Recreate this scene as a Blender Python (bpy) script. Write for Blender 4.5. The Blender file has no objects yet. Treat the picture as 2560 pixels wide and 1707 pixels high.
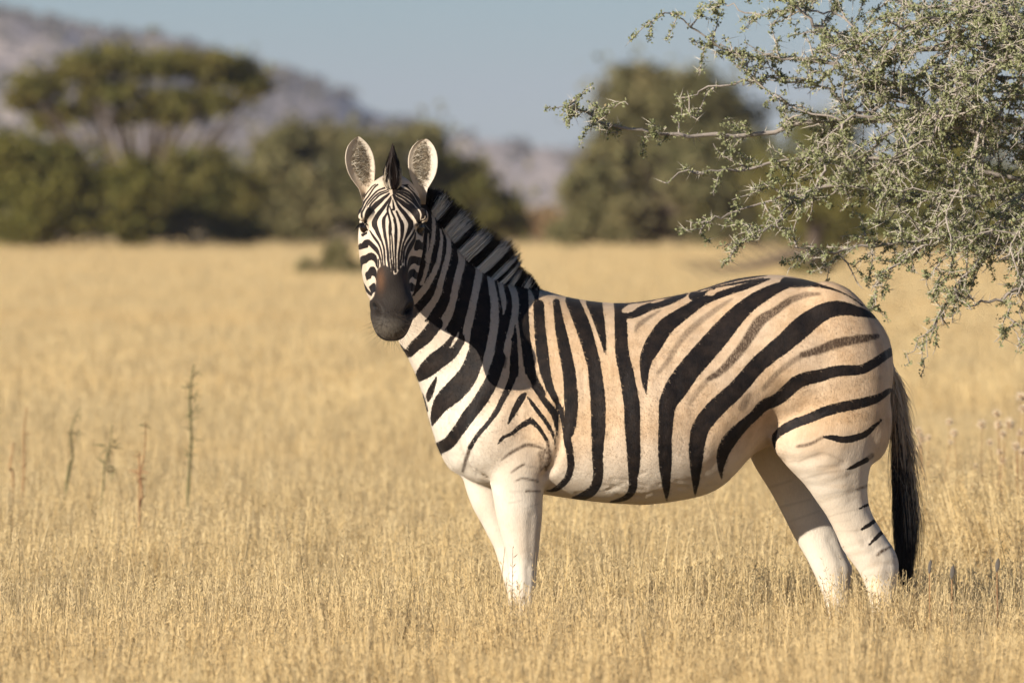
import bpy, bmesh, math, random
import numpy as np
from mathutils import Vector, Matrix, kdtree
from mathutils.bvhtree import BVHTree

# ------------------------------------------------------------------ camera
SC = bpy.context.scene
COL = SC.collection
W0, H0 = 2560.0, 1707.0
LENS, SENSOR = 300.0, 36.0
FPX = LENS / SENSOR * W0
CAM = np.array([0.0, -25.0, 1.54])
PITCH = math.atan(362.5 / FPX)

cam_data = bpy.data.cameras.new('camera')
cam = bpy.data.objects.new('camera', cam_data)
COL.objects.link(cam)
cam.location = CAM
cam.rotation_euler = (math.pi / 2 - PITCH, 0, 0)
cam_data.lens = LENS
cam_data.sensor_width = SENSOR
cam_data.clip_start = 0.5
cam_data.clip_end = 30000
cam_data.dof.use_dof = True
cam_data.dof.focus_distance = 24.75
cam_data.dof.aperture_fstop = 6.0
SC.camera = cam

# ------------------------------------------------------------------ sky, sun, exposure
SUN_AZ = math.radians(46)      # to the left of the viewing axis, behind the camera
SUN_EL = math.radians(17.5)
sun_vec = Vector((-math.sin(SUN_AZ) * math.cos(SUN_EL), -math.cos(SUN_AZ) * math.cos(SUN_EL), math.sin(SUN_EL)))
world = bpy.data.worlds.new('World')
SC.world = world
world.use_nodes = True
wn = world.node_tree
wn.nodes.clear()
sky = wn.nodes.new('ShaderNodeTexSky')
sky.sky_type = 'NISHITA'
sky.sun_disc = False
sky.sun_elevation = SUN_EL
sky.sun_rotation = math.atan2(sun_vec.x, sun_vec.y)
sky.altitude = 1200
sky.air_density = 1.0
sky.dust_density = 0.1
sky.ozone_density = 6.0
bg = wn.nodes.new('ShaderNodeBackground')
bg.inputs['Strength'].default_value = 0.05
wo = wn.nodes.new('ShaderNodeOutputWorld')
wn.links.new(sky.outputs[0], bg.inputs[0])
wn.links.new(bg.outputs[0], wo.inputs[0])

sun_data = bpy.data.lights.new('sun', 'SUN')
sun_data.energy = 4.6
sun_data.angle = math.radians(0.53)
sun_data.color = (1.0, 0.91, 0.78)
sun = bpy.data.objects.new('sun', sun_data)
COL.objects.link(sun)
sun.location = sun_vec * 100
sun.rotation_euler = (-sun_vec).to_track_quat('-Z', 'Y').to_euler()

SC.view_settings.view_transform = 'Standard'
SC.view_settings.look = 'None'
SC.view_settings.exposure = 0.68
SC.view_settings.gamma = 1.0
SC.render.engine = 'CYCLES'
SC.cycles.use_denoising = True
SC.cycles.max_bounces = 6
SC.cycles.diffuse_bounces = 3
SC.cycles.glossy_bounces = 2
SC.cycles.transmission_bounces = 3
SC.cycles.volume_bounces = 1
SC.cycles.volume_step_rate = 1.0
SC.cycles.caustics_reflective = False
SC.cycles.caustics_refractive = False

# ------------------------------------------------------------------ helpers
HAZE_D = 0.00014
RNG = np.random.default_rng(7)
random.seed(7)
RIGHT = np.array([1.0, 0, 0])
UPC = np.array([0.0, math.sin(PITCH), math.cos(PITCH)])
FWD = np.array([0.0, math.cos(PITCH), -math.sin(PITCH)])


def ray(px, py):
    return FWD + RIGHT * ((px - W0 / 2) / FPX) + UPC * ((H0 / 2 - py) / FPX)


def at_depth(px, py, d):
    """point on the pixel's ray at distance d metres (along y) from the camera"""
    r = ray(px, py)
    return CAM + r * (d / r[1])


def project(P):
    v = P - CAM
    w = v @ FWD
    return np.stack([W0 / 2 + FPX * (v @ RIGHT) / w, H0 / 2 - FPX * (v @ UPC) / w], axis=-1)


def x_at(px, d):
    return (px - W0 / 2) / FPX * d


def srgb(r, g, b):
    f = lambda c: (c / 255 / 12.92) if c / 255 <= 0.04045 else ((c / 255 + 0.055) / 1.055) ** 2.4
    return (f(r), f(g), f(b), 1.0)


def new_mesh(name, V, F, mat=None, smooth=False):
    me = bpy.data.meshes.new(name)
    V = np.asarray(V, dtype=np.float32)
    if isinstance(F, np.ndarray):
        n, k = F.shape
        me.vertices.add(len(V))
        me.vertices.foreach_set('co', V.ravel())
        me.loops.add(n * k)
        me.loops.foreach_set('vertex_index', F.astype(np.int32).ravel())
        me.polygons.add(n)
        me.polygons.foreach_set('loop_start', np.arange(0, n * k, k, dtype=np.int32))
        me.update(calc_edges=True)
        me.validate()
    else:
        me.from_pydata([tuple(v) for v in V], [], F)
        me.update()
    if mat:
        me.materials.append(mat)
    if smooth:
        me.polygons.foreach_set('use_smooth', np.ones(len(me.polygons), dtype=bool))
    return me


def add_obj(name, me, parent=None, **props):
    o = bpy.data.objects.new(name, me)
    COL.objects.link(o)
    if parent:
        o.parent = parent
        o.matrix_parent_inverse = Matrix.Translation(parent.location).inverted() if parent.type == 'EMPTY' else Matrix()
    for k, v in props.items():
        o[k] = v
    return o


def empty(name, loc, **props):
    o = bpy.data.objects.new(name, None)
    COL.objects.link(o)
    o.location = Vector([float(c) for c in loc])
    o.empty_display_size = 0.2
    for k, v in props.items():
        o[k] = v
    return o


def set_attr(me, name, vals):
    a = me.attributes.new(name, 'FLOAT', 'POINT')
    a.data.foreach_set('value', np.asarray(vals, dtype=np.float32))


class NT:
    def __init__(self, name):
        self.m = bpy.data.materials.new(name)
        self.m.use_nodes = True
        self.t = self.m.node_tree
        self.t.nodes.clear()
        self.out = self.t.nodes.new('ShaderNodeOutputMaterial')

    def n(self, typ, **kw):
        nd = self.t.nodes.new(typ)
        for k, v in kw.items():
            setattr(nd, k, v)
        return nd

    def set(self, sock, v):
        if isinstance(v, bpy.types.NodeSocket):
            self.t.links.new(v, sock)
        else:
            sock.default_value = v

    def attr(self, name):
        return self.n('ShaderNodeAttribute', attribute_name=name).outputs['Fac']

    def math(self, op, a, b=0.0, clamp=False):
        nd = self.n('ShaderNodeMath', operation=op, use_clamp=clamp)
        self.set(nd.inputs[0], a)
        self.set(nd.inputs[1], b)
        return nd.outputs[0]

    def noise(self, scale, detail=3, rough=0.55, vec=None, out='Fac'):
        nd = self.n('ShaderNodeTexNoise')
        nd.inputs['Scale'].default_value = scale
        nd.inputs['Detail'].default_value = detail
        nd.inputs['Roughness'].default_value = rough
        if vec is not None:
            self.set(nd.inputs['Vector'], vec)
        return nd.outputs[out]

    def mapr(self, v, a, b, c=0.0, d=1.0, smooth=True):
        nd = self.n('ShaderNodeMapRange')
        nd.interpolation_type = 'SMOOTHSTEP' if smooth else 'LINEAR'
        self.set(nd.inputs[0], v)
        for i, x in enumerate((a, b, c, d)):
            self.set(nd.inputs[i + 1], x)
        return nd.outputs[0]

    def mix(self, f, a, b, blend='MIX'):
        nd = self.n('ShaderNodeMix', data_type='RGBA', blend_type=blend)
        self.set(nd.inputs[0], f)
        self.set(nd.inputs[6], a)
        self.set(nd.inputs[7], b)
        return nd.outputs[2]

    def coords(self, kind='Object', scale=(1, 1, 1)):
        tc = self.n('ShaderNodeTexCoord')
        mp = self.n('ShaderNodeMapping')
        mp.inputs['Scale'].default_value = scale
        self.t.links.new(tc.outputs[kind], mp.inputs[0])
        return mp.outputs[0]

    def bump(self, h, strength, dist):
        b = self.n('ShaderNodeBump')
        b.inputs['Strength'].default_value = strength
        b.inputs['Distance'].default_value = dist
        self.set(b.inputs['Height'], h)
        return b.outputs[0]

    def bsdf(self, col, rough=0.7, normal=None, spec=0.3, sheen=0.0, trans=0.0):
        p = self.n('ShaderNodeBsdfPrincipled')
        self.set(p.inputs['Base Color'], col)
        self.set(p.inputs['Roughness'], rough)
        p.inputs['Specular IOR Level'].default_value = spec
        p.inputs['Sheen Weight'].default_value = sheen
        if normal is not None:
            self.set(p.inputs['Normal'], normal)
        res = p.outputs[0]
        if trans > 0:
            tr = self.n('ShaderNodeBsdfTranslucent')
            self.set(tr.inputs[0], col)
            mx = self.n('ShaderNodeMixShader')
            mx.inputs[0].default_value = trans
            self.t.links.new(res, mx.inputs[1])
            self.t.links.new(tr.outputs[0], mx.inputs[2])
            res = mx.outputs[0]
        self.t.links.new(res, self.out.inputs[0])
        return self.m
# ================================================================== GROUND, HILLS
M = NT('dry_soil')
oc = M.coords('Object')
g1 = M.noise(.35, 4, .6, oc)
g2 = M.noise(6.0, 4, .65, oc)
c = M.mix(M.mapr(g1, .3, .7), (.56, .42, .22, 1), (.50, .38, .21, 1))
c = M.mix(M.mapr(g2, .35, .7, 0, .6), c, (.30, .22, .115, 1))
soil = M.bsdf(c, .95, M.bump(g2, .4, .02), .1)
# one sheet to the horizon; finer near the camera
gv, gf = [], []
ys = np.r_[-60, -30, np.linspace(-15, 60, 26), 90, 140, 220, 400, 800, 1600, 3500, 6000]
xs = np.r_[-4000, -2000, -1000, -300, -100, np.linspace(-30, 30, 21), 100, 300, 1000, 2000, 4000]
for yv in ys:
    for xv in xs:
        gv.append((xv, yv, 0.02 * math.sin(xv * .4) * math.cos(yv * .3) - .02 if abs(xv) < 99 and yv < 99 else -.02))
nx = len(xs)
for j in range(len(ys) - 1):
    for i in range(nx - 1):
        a = j * nx + i
        gf.append((a, a + 1, a + nx + 1, a + nx))
add_obj('ground', new_mesh('ground', gv, gf, soil, True), kind='structure', label='dry savanna ground under the golden grass')

# hill about two kilometres away
RIDGE = np.array([(-2600, -150), (-1500, -60), (-600, 0), (0, 34), (92, 46), (207, 62), (300, 86), (367, 101), (459, 115), (551, 140), (643, 168), (735, 186), (780, 202), (849, 232), (895, 252), (930, 272), (1006, 299), (1083, 324), (1121, 340),
                  (1197, 349), (1312, 363), (1427, 378), (1700, 396), (2200, 420), (2900, 445), (4200, 470)], float)
DH = 2100.0
hxs = np.linspace(-2500, 4100, 300)
rn = np.random.default_rng(3)


def fbm1(x, seed, octs=5, f0=1.0):
    r = np.random.default_rng(seed)
    o = np.zeros_like(x)
    a = 1.0
    for k in range(octs):
        ph, fr_ = r.random(2) * 6.28, f0 * 2 ** k
        o += a * np.sin(x * fr_ + ph[0]) * np.sin(x * fr_ * .63 + ph[1])
        a *= .55
    return o


hv, hf2 = [], []
NR = 46
crest_y = np.interp(hxs, RIDGE[:, 0], RIDGE[:, 1]) + fbm1(hxs, 5, 5, .02) * 5
hcrest = (491 - crest_y) / FPX * (DH + 25) + 1.54
for j in range(NR):
    f = j / (NR - 1)                      # 0 foot (near) .. .7 crest .. 1 back
    for i, pxx in enumerate(hxs):
        d_ = DH - 420 + 600 * f
        x_ = (pxx - W0 / 2) / FPX * (DH + 25)
        prof = np.sin(min(f / .7, 1) * math.pi / 2) ** 1.5 if f < .7 else 1 - .5 * ((f - .7) / .3) ** 2
        bumpy = 1 + .05 * math.sin(x_ * .05 + f * 9) * math.sin(f * 14 + x_ * .021) * (0 if abs(f - .7) < .06 else 1)
        hv.append((x_, d_ - 25, hcrest[i] * prof * bumpy - .5 + (0 if f > .02 else -2)))
nh = len(hxs)
for j in range(NR - 1):
    for i in range(nh - 1):
        a = j * nh + i
        hf2.append((a, a + 1, a + nh + 1, a + nh))
M = NT('hill_soil')
oc = M.coords('Object')
n1 = M.noise(.045, 5, .6, oc)
n2 = M.noise(.16, 4, .6, oc)
c = M.mix(M.mapr(n1, .38, .66), (.55, .455, .385, 1), (.69, .56, .45, 1))
c = M.mix(M.mapr(n2, .5, .68, 0, .8), c, (.32, .27, .24, 1))
hill_mat = M.bsdf(c, .95, M.bump(n2, .6, 2.0), .1)
hill_me = new_mesh('hill', hv, hf2, hill_mat, True)
add_obj('hill', hill_me, kind='structure', label='long hazy hill sloping down behind the trees')

# ------------------------------------------------------------------ foliage helper
def leaf_cards(P, size, rng, squash=.55, up=.3):
    """small bent leaf sprays: one quad each around points P"""
    n = len(P)
    a = rng.normal(size=(n, 3))
    a /= np.linalg.norm(a, axis=1)[:, None]
    b = np.cross(a, rng.normal(size=(n, 3)))
    b /= np.linalg.norm(b, axis=1)[:, None]
    s = size * (.6 + .8 * rng.random(n))[:, None]
    a, b = a * s, b * s * squash
    V = np.stack([P - a, P - b * .9, P + a, P + b * .9], 1).reshape(-1, 3)
    F = np.arange(4 * n).reshape(n, 4)
    return V, F


def foliage_mat(name, c1, c2, c3, trans=.38, scale=.9):
    M = NT(name)
    oc = M.coords('Object')
    n1 = M.noise(scale, 3, .6, oc)
    k = M.attr('rnd')
    c = M.mix(M.mapr(n1, .3, .7), c1, c2)
    c = M.mix(M.mapr(k, .4, 1.0, 0, .8), c, c3)
    return M.bsdf(c, .75, None, .15, 0, trans)


def tube_np(pts, rad, m=6):
    pts = np.asarray(pts, float)
    n = len(pts)
    tang = np.gradient(pts, axis=0)
    tang /= np.linalg.norm(tang, axis=1)[:, None] + 1e-9
    ref = np.array([.31, .87, .38])
    u = np.cross(tang, ref)
    u /= np.linalg.norm(u, axis=1)[:, None] + 1e-9
    v = np.cross(tang, u)
    ang = np.arange(m) / m * 2 * math.pi
    V = pts[:, None] + (np.cos(ang)[None, :, None] * u[:, None] + np.sin(ang)[None, :, None] * v[:, None]) * np.asarray(rad)[:, None, None]
    F = []
    for i in range(n - 1):
        for j in range(m):
            a, b = i * m + j, i * m + (j + 1) % m
            F.append((a, b, b + m, a + m))
    return V.reshape(-1, 3), np.array(F)


class Acc:
    def __init__(self):
        self.V, self.F, self.n = [], [], 0

    def add(self, V, F):
        self.V.append(V)
        self.F.append(np.asarray(F) + self.n)
        self.n += len(V)

    def mesh(self, name, mat, smooth=False):
        return new_mesh(name, np.concatenate(self.V), np.concatenate(self.F), mat, smooth)


# scrub scattered over the hill: reads as one mass
rg = np.random.default_rng(11)
acc = Acc()
rnd = []
hv_np = np.array(hv).reshape(NR, nh, 3)
for _ in range(1500):
    fi, xi = rg.random() * .74 * (NR - 1), rg.random() * (nh - 1)
    if rg.random() < .4:
        xi = (rg.random() * 900 + 2500 - 0) / 6600 * (nh - 1)
    p = hv_np[int(fi), int(xi)]
    r = .55 + 1.3 * rg.random() ** 2
    k = 26
    pts = p + rg.normal(size=(k, 3)) * np.array([r, r, r * .55]) * .6 + np.array([0, 0, r * .6])
    V, F = leaf_cards(pts, r * .55, rg, .7)
    acc.add(V, F)
    rnd.append(np.full(len(V), rg.random()))
sc_me = acc.mesh('hillside_scrub', foliage_mat('scrub_leaves', (.12, .115, .085, 1), (.15, .135, .10, 1), (.19, .165, .125, 1), .2, .05))
set_attr(sc_me, 'rnd', np.concatenate(rnd))
add_obj('hillside_scrub', sc_me, kind='stuff', label='dark scrub dotted over the distant hillside', category='scrub')

# ------------------------------------------------------------------ background trees
bark_bg = NT('grey_bark')
oc = bark_bg.coords('Object', (6, 6, 1.5))
nb = bark_bg.noise(3, 4, .6, oc)
bark_mat = bark_bg.bsdf(bark_bg.mix(nb, (.07, .052, .038, 1), (.19, .145, .11, 1)), .9, bark_bg.bump(nb, .6, .02), .1)
OLIVE = foliage_mat('olive_leaves', (0.158, 0.158, 0.047, 1), (0.226, 0.199, 0.058, 1), (0.286, 0.226, 0.074, 1))
GREEN = foliage_mat('green_leaves', (0.160, 0.160, 0.043, 1), (0.235, 0.213, 0.052, 1), (0.309, 0.256, 0.079, 1))
GREY = foliage_mat('grey_green_leaves', (0.191, 0.184, 0.085, 1), (0.258, 0.230, 0.105, 1), (0.332, 0.272, 0.133, 1))
BROWN = foliage_mat('brown_leaves', (0.311, 0.211, 0.114, 1), (0.395, 0.274, 0.146, 1), (0.510, 0.347, 0.197, 1))


def ground_y(d_):
    return 491 + (1.54) / d_ * FPX


def bg_tree(name, label, px, d_, clusters, mat, trunk_px=None, leaf=.10, n_per=420, group=None, limbs=True, seed=0, cat='tree', hole=.0):
    """clusters: (px, py, rx_px, ry_px) crown lobes seen from the camera; each becomes a 3-D lobe of leaf sprays"""
    rg = np.random.default_rng(seed + 100)
    s = d_ / FPX
    tx = trunk_px if trunk_px is not None else px
    base = np.array([x_at(tx, d_), d_ - 25, -.02])
    props = dict(label=label, category=cat)
    if group:
        props['group'] = group
    root = empty(name, base, **props)
    la, ta = Acc(), Acc()
    rnd = []
    fork = base + np.array([0, 0, .9 if limbs else .3])
    hmax = max((491 - (cy - ry)) * s for _, cy, _, ry in clusters) + 1.54
    ta.add(*tube_np([base, base + (0.03, 0, .45), fork], [.02 * hmax + .05, .016 * hmax + .04, .014 * hmax + .03], 8))
    for cx, cy, rx, ry in clusters:
        c = np.array([x_at(cx, d_), d_ - 25 + rg.normal() * rx * s * .5, (491 - cy) * s + 1.54])
        RX, RZ = rx * s, ry * s
        RY = RX * (.8 + .3 * rg.random())
        # several sub-clumps inside the lobe give an uneven outline
        k = max(7, int(15 * (RX * RZ) ** .35))
        for q in range(k):
            v = rg.normal(size=3)
            v /= np.linalg.norm(v)
            sc_ = c + v * np.array([RX, RY, RZ]) * (.30 + .75 * rg.random())
            sc_[2] = max(sc_[2], .25)
            if limbs and rg.random() < .5 or q == 0:
                mid = (fork + sc_) / 2 + rg.normal(size=3) * .15 + np.array([0, 0, -.1 * RZ])
                t = np.linspace(0, 1, 6)[:, None]
                P = (1 - t) ** 2 * fork + 2 * t * (1 - t) * mid + t * t * sc_
                ta.add(*tube_np(P, np.linspace(.012 * hmax + .015, .008, 6), 5))
            n = int(n_per * .55 * (.3 + 1.1 * rg.random()))
            pts = rg.normal(size=(n, 3)) * np.array([RX, RY, RZ]) * (.20 + .14 * rg.random()) + sc_
            pts[::9] = sc_ + (pts[::9] - sc_) * 2.2
            pts = pts[pts[:, 2] > .02]
            V, F = leaf_cards(pts, leaf, rg)
            la.add(V, F)
            rnd.append(np.full(len(V), rg.random()) * .6 + .4 * np.repeat(rg.random(len(pts)), 4))
    tr = add_obj('trunk', ta.mesh('trunk', bark_mat, True), root)
    cm = la.mesh('crown', mat)
    set_attr(cm, 'rnd', np.concatenate(rnd))
    add_obj('crown', cm, root)
    return root


G1 = 'trees and bushes along the far edge of the grass'
bg_tree('umbrella_thorn_tree', 'tall flat-topped thorn tree with spreading crown rising above the bushes', 330, 205,
        [(90, 215, 75, 34), (205, 172, 80, 34), (310, 152, 85, 30), (410, 165, 80, 36), (510, 165, 85, 34), (600, 190, 75, 32), (635, 228, 45, 20), (250, 235, 75, 40), (420, 245, 80, 35),
         (520, 250, 70, 25), (60, 260, 45, 30), (170, 285, 60, 26), (330, 290, 50, 22), (430, 295, 50, 18), (120, 300, 40, 22)],
        OLIVE, 345, .10, 270, G1, True, 1)
bg_tree('broad_bush', 'broad bright green bush reaching the left edge beside the thorn tree', 120, 195,
        [(0, 400, 90, 70), (90, 420, 90, 75), (60, 520, 110, 80), (190, 440, 80, 70), (250, 480, 70, 60), (160, 560, 120, 50), (-120, 450, 110, 90), (-60, 380, 80, 60), (40, 575, 90, 40), (300, 490, 70, 60), (290, 565, 85, 42), (330, 430, 50, 45)],
        GREEN, 110, .10, 330, G1, False, 2, 'bush')
bg_tree('low_bush', 'dark olive bush under the right side of the flat-topped thorn tree', 470, 200,
        [(400, 520, 70, 60), (470, 440, 75, 55), (540, 460, 75, 65), (590, 540, 70, 60), (480, 560, 90, 50), (360, 580, 70, 35), (620, 470, 45, 50), (430, 470, 60, 50)], OLIVE, 470, .10, 300, G1, False, 3, 'bush')
bg_tree('round_bush', 'rounded grey-green bush behind the zebra\'s ears', 780, 215,
        [(720, 370, 75, 65), (800, 360, 70, 55), (700, 460, 80, 70), (800, 470, 90, 80), (740, 560, 110, 55), (870, 420, 70, 80), (640, 560, 60, 55), (880, 545, 80, 55), (950, 380, 60, 45), (1040, 350, 60, 40), (990, 460, 70, 70)],
        GREY, 780, .11, 300, G1, False, 4, 'bush')
bg_tree('round_bush', 'olive bush behind the zebra\'s neck and mane', 1150, 210,
        [(1110, 470, 75, 60), (1190, 480, 75, 60), (1250, 520, 50, 40), (1060, 540, 80, 60), (1170, 560, 100, 45), (1280, 555, 45, 30), (1100, 420, 50, 35)], OLIVE, 1150, .10, 300, G1, False, 5, 'bush')
bg_tree('low_scrub_bush', 'low brown scrub bush between the olive bush and the tall right-hand tree', 1370, 260,
        [(1330, 570, 60, 28), (1400, 575, 60, 30), (1370, 545, 45, 22), (1290, 580, 50, 24), (1450, 585, 50, 24)], BROWN, 1370, .10, 180, G1, False, 6, 'bush')
bg_tree('leaning_tree', 'tall grey-green tree behind the drooping thorn branches', 1650, 200,
        [(1580, 240, 70, 70), (1660, 220, 85, 65), (1740, 230, 80, 65), (1560, 330, 75, 75), (1660, 330, 100, 80), (1760, 340, 90, 80), (1540, 430, 90, 75), (1640, 450, 100, 80), (1750, 460, 100, 85), (1540, 540, 90, 65),
         (1650, 550, 110, 55), (1770, 560, 100, 50), (1470, 500, 60, 60), (1450, 570, 60, 35), (1500, 400, 55, 60), (1530, 300, 50, 50), (1850, 400, 80, 90), (1860, 530, 80, 70), (1820, 280, 80, 70), (1590, 185, 45, 30)], GREY, 1690, .11, 260, G1, True, 7)
bg_tree('dark_tree', 'dark olive tree standing behind the open tree with the fallen limb', 2000, 190,
        [(1950, 470, 90, 70), (2050, 450, 100, 80), (2150, 470, 100, 80), (2000, 560, 110, 55), (2120, 560, 110, 55), (2050, 350, 90, 70)], OLIVE, 2060, .10, 300, G1, True, 8)
bg_tree('dark_tree', 'dense green tree behind the right end of the thorn branches', 2400, 185,
        [(2280, 500, 90, 80), (2380, 450, 100, 90), (2480, 480, 100, 90), (2560, 520, 100, 80), (2350, 570, 120, 50), (2480, 575, 120, 50), (2650, 480, 110, 100), (2420, 350, 100, 80)], GREEN, 2420, .10, 300, G1, True, 9)
bg_tree('small_bush', 'small sparse grey bush alone in the open grass', 820, 130,
        [(780, 668, 38, 20), (830, 655, 42, 30), (880, 672, 36, 20), (850, 620, 30, 24)], GREY, 825, .045, 110, None, False, 10, 'bush')

# bare grey tree with a fallen limb, right of centre
rg = np.random.default_rng(31)
d_ = 128.0
s = d_ / FPX
B = np.array([x_at(2035, d_), d_ - 25, -.02])
dead = empty('open_tree', B, label='small open tree with grey trunk and a fallen limb lying in the grass', category='tree')
pz = lambda px, py, dy=0: np.array([x_at(px, d_ + dy), d_ - 25 + dy, max((491 - py) * s + 1.54, .02)])
ta = Acc()
ta.add(*tube_np([B, pz(2035, 690), pz(2031, 640), pz(2038, 590), pz(2030, 540), pz(2036, 480)], [.17, .13, .12, .10, .08, .05], 9))
ta.add(*tube_np([pz(2036, 590), pz(2070, 545), pz(2110, 505), pz(2150, 480)], [.07, .06, .045, .02], 7))
ta.add(*tube_np([pz(2032, 570), pz(1995, 520), pz(1960, 490)], [.06, .045, .02], 7))
for a in range(10):
    q = pz(2035 + rg.normal() * 50, 700 + rg.random() * 15)
    ta.add(*tube_np([B + (0, 0, .3 + .3 * rg.random()), (q + B) / 2 + (0, 0, .35), q + (0, rg.normal() * .4, .02)], [.05, .035, .015], 5))
add_obj('trunk', ta.mesh('trunk', bark_mat, True), dead)
ta = Acc()
ta.add(*tube_np([B + (0, -.2, .55), pz(1985, 628), pz(1955, 645), pz(1900, 662), pz(1820, 680), pz(1750, 690)], [.10, .09, .08, .06, .04, .02], 7))
for t in range(9):
    a = pz(1760 + 28 * t, 690 - 7 * t)
    b = a + np.array([-.35 - .3 * rg.random(), rg.normal() * .3, .1 + .25 * rg.random()])
    ta.add(*tube_np([a, (a + b) / 2 + (0, 0, .05), b], [.025, .018, .008], 5))
add_obj('fallen_limb', ta.mesh('fallen_limb', bark_mat, True), dead)
la, rnd = Acc(), []
for cx, cy, rx, ry in [(1960, 470, 60, 40), (2040, 440, 70, 45), (2130, 460, 70, 45), (2000, 520, 50, 30), (2110, 520, 60, 30), (2060, 640, 50, 30), (2010, 670, 40, 20)]:
    pts = rg.normal(size=(420, 3)) * np.array([rx, rx, ry]) * s * .5 + pz(cx, cy, rg.normal() * .4)
    V, F = leaf_cards(pts, .05, rg)
    la.add(V, F)
    rnd.append(np.repeat(rg.random(len(pts)), 4))
cm = la.mesh('crown', OLIVE)
set_attr(cm, 'rnd', np.concatenate(rnd))
add_obj('crown', cm, dead)
# ================================================================== ZEBRA
THETA = math.radians(10)                 # body turned with its front towards the camera
S_AX = np.array([math.cos(THETA), math.sin(THETA), 0.0])     # towards the rump
N_AX = np.array([math.sin(THETA), -math.cos(THETA), 0.0])    # towards the near side
Z_AX = np.array([0.0, 0, 1.0])
BODY_O = np.array([x_at(1650, 25.0), 0.0, 0.0])


def sag(px, py, off=0.0):
    """pixel -> point on the body's sagittal plane moved off metres to the near side"""
    r = ray(px, py)
    p0 = BODY_O + N_AX * off
    t = ((p0 - CAM) @ N_AX) / (r @ N_AX)
    return CAM + r * t


def catmull(A, k):
    A = np.asarray(A, float)
    n = len(A)
    out = []
    for i in range(n - 1):
        p0, p1, p2, p3 = A[max(i - 1, 0)], A[i], A[i + 1], A[min(i + 2, n - 1)]
        for j in range(k):
            t = j / k
            out.append(0.5 * (2 * p1 + (p2 - p0) * t + (2 * p0 - 5 * p1 + 4 * p2 - p3) * t * t + (3 * p1 - p0 - 3 * p2 + p3) * t ** 3))
    out.append(A[-1])
    return np.array(out)


def loft(R):
    """R: rings x points x 3 -> closed mesh"""
    R = np.asarray(R)
    n, m, _ = R.shape
    V = np.concatenate([R.reshape(-1, 3), R[0].mean(0)[None], R[-1].mean(0)[None]])
    F = []
    for i in range(n - 1):
        for j in range(m):
            a, b = i * m + j, i * m + (j + 1) % m
            F.append((a, b, b + m, a + m))
    for j in range(m):
        F.append((n * m, (j + 1) % m, j))
        F.append((n * m + 1, (n - 1) * m + j, (n - 1) * m + (j + 1) % m))
    return V, F


PHI = np.linspace(0, 2 * math.pi, 49)[:-1]
CO, SI = np.cos(PHI), np.sin(PHI)

# trunk and neck: top px, bottom px, half width, sideways offset, belly drop
TR = [
    (2226, 868, 2228, 950, .03, 0, 0), (2208, 824, 2213, 1010, .115, 0, 0), (2165, 771, 2185, 1060, .19, 0, 0),
    (2110, 731, 2130, 1090, .24, 0, -.03), (2040, 706, 2050, 1105, .262, 0, -.05), (1945, 687, 1960, 1108, .268, 0, -.02),
    (1840, 697, 1880, 1132, .262, 0, .06), (1737, 728, 1783, 1226, .28, 0, .12), (1607, 753, 1640, 1259, .29, 0, .14),
    (1534, 757, 1550, 1259, .282, 0, .14), (1477, 752, 1470, 1252, .262, 0, .14), (1410, 740, 1385, 1240, .238, 0, .12),
    (1350, 722, 1290, 1225, .212, 0, .08), (1297, 713, 1195, 1210, .185, 0, .05), (1250, 702, 1130, 1170, .16, 0, .02),
    (1217, 684, 1092, 1105, .135, 0, 0), (1187, 658, 1071, 1040, .115, .0, 0), (1160, 634, 1050, 965, .102, .005, 0),
    (1130, 592, 1022, 900, .092, .01, 0), (1100, 548, 995, 852, .088, .02, 0), (1077, 512, 985, 770, .084, .03, 0),
    (1052, 478, 978, 690, .080, .045, 0), (1026, 460, 970, 610, .07, .06, 0), (1004, 462, 968, 560, .045, .08, 0)]
TRI = catmull(TR, 5)
rings, ring_off, ring_c = [], [], []
for tx, ty, bx, by, w, off, low in TRI:
    T, B = sag(tx, ty, off), sag(bx, by, off)
    c, h = (T + B) / 2, (T - B) / 2
    ring = c + np.outer(np.sign(SI) * np.abs(SI) ** .95 - low * CO ** 2, h) + np.outer(np.sign(CO) * np.abs(CO) ** .92 * max(w, .005), N_AX)
    rings.append(ring)
    ring_off.append(off)
    ring_c.append(c)
trunk = loft(rings)


def leg(pts, k=4):
    """pts: cx, cy (px; cy<0 means height in mm above the ground), half width px, sideways offset, sideways half width"""
    P = []
    for cx, cy, hw, off, b in pts:
        if cy >= 0:
            c = sag(cx, cy, off)
        else:
            c = sag(cx, 1700, off)
            c[2] = -cy / 1000.0 if cy != -0.5 else 0.0
        hm = hw / 853.0
        a = math.sqrt(max(hm ** 2 - (b * math.sin(THETA)) ** 2, 1e-5)) / math.cos(THETA)
        P.append((*c, a, b))
    P = catmull(P, k)
    return loft([p[:3] + np.outer(CO, S_AX) * p[3] + np.outer(SI, N_AX) * p[4] for p in P])


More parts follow.
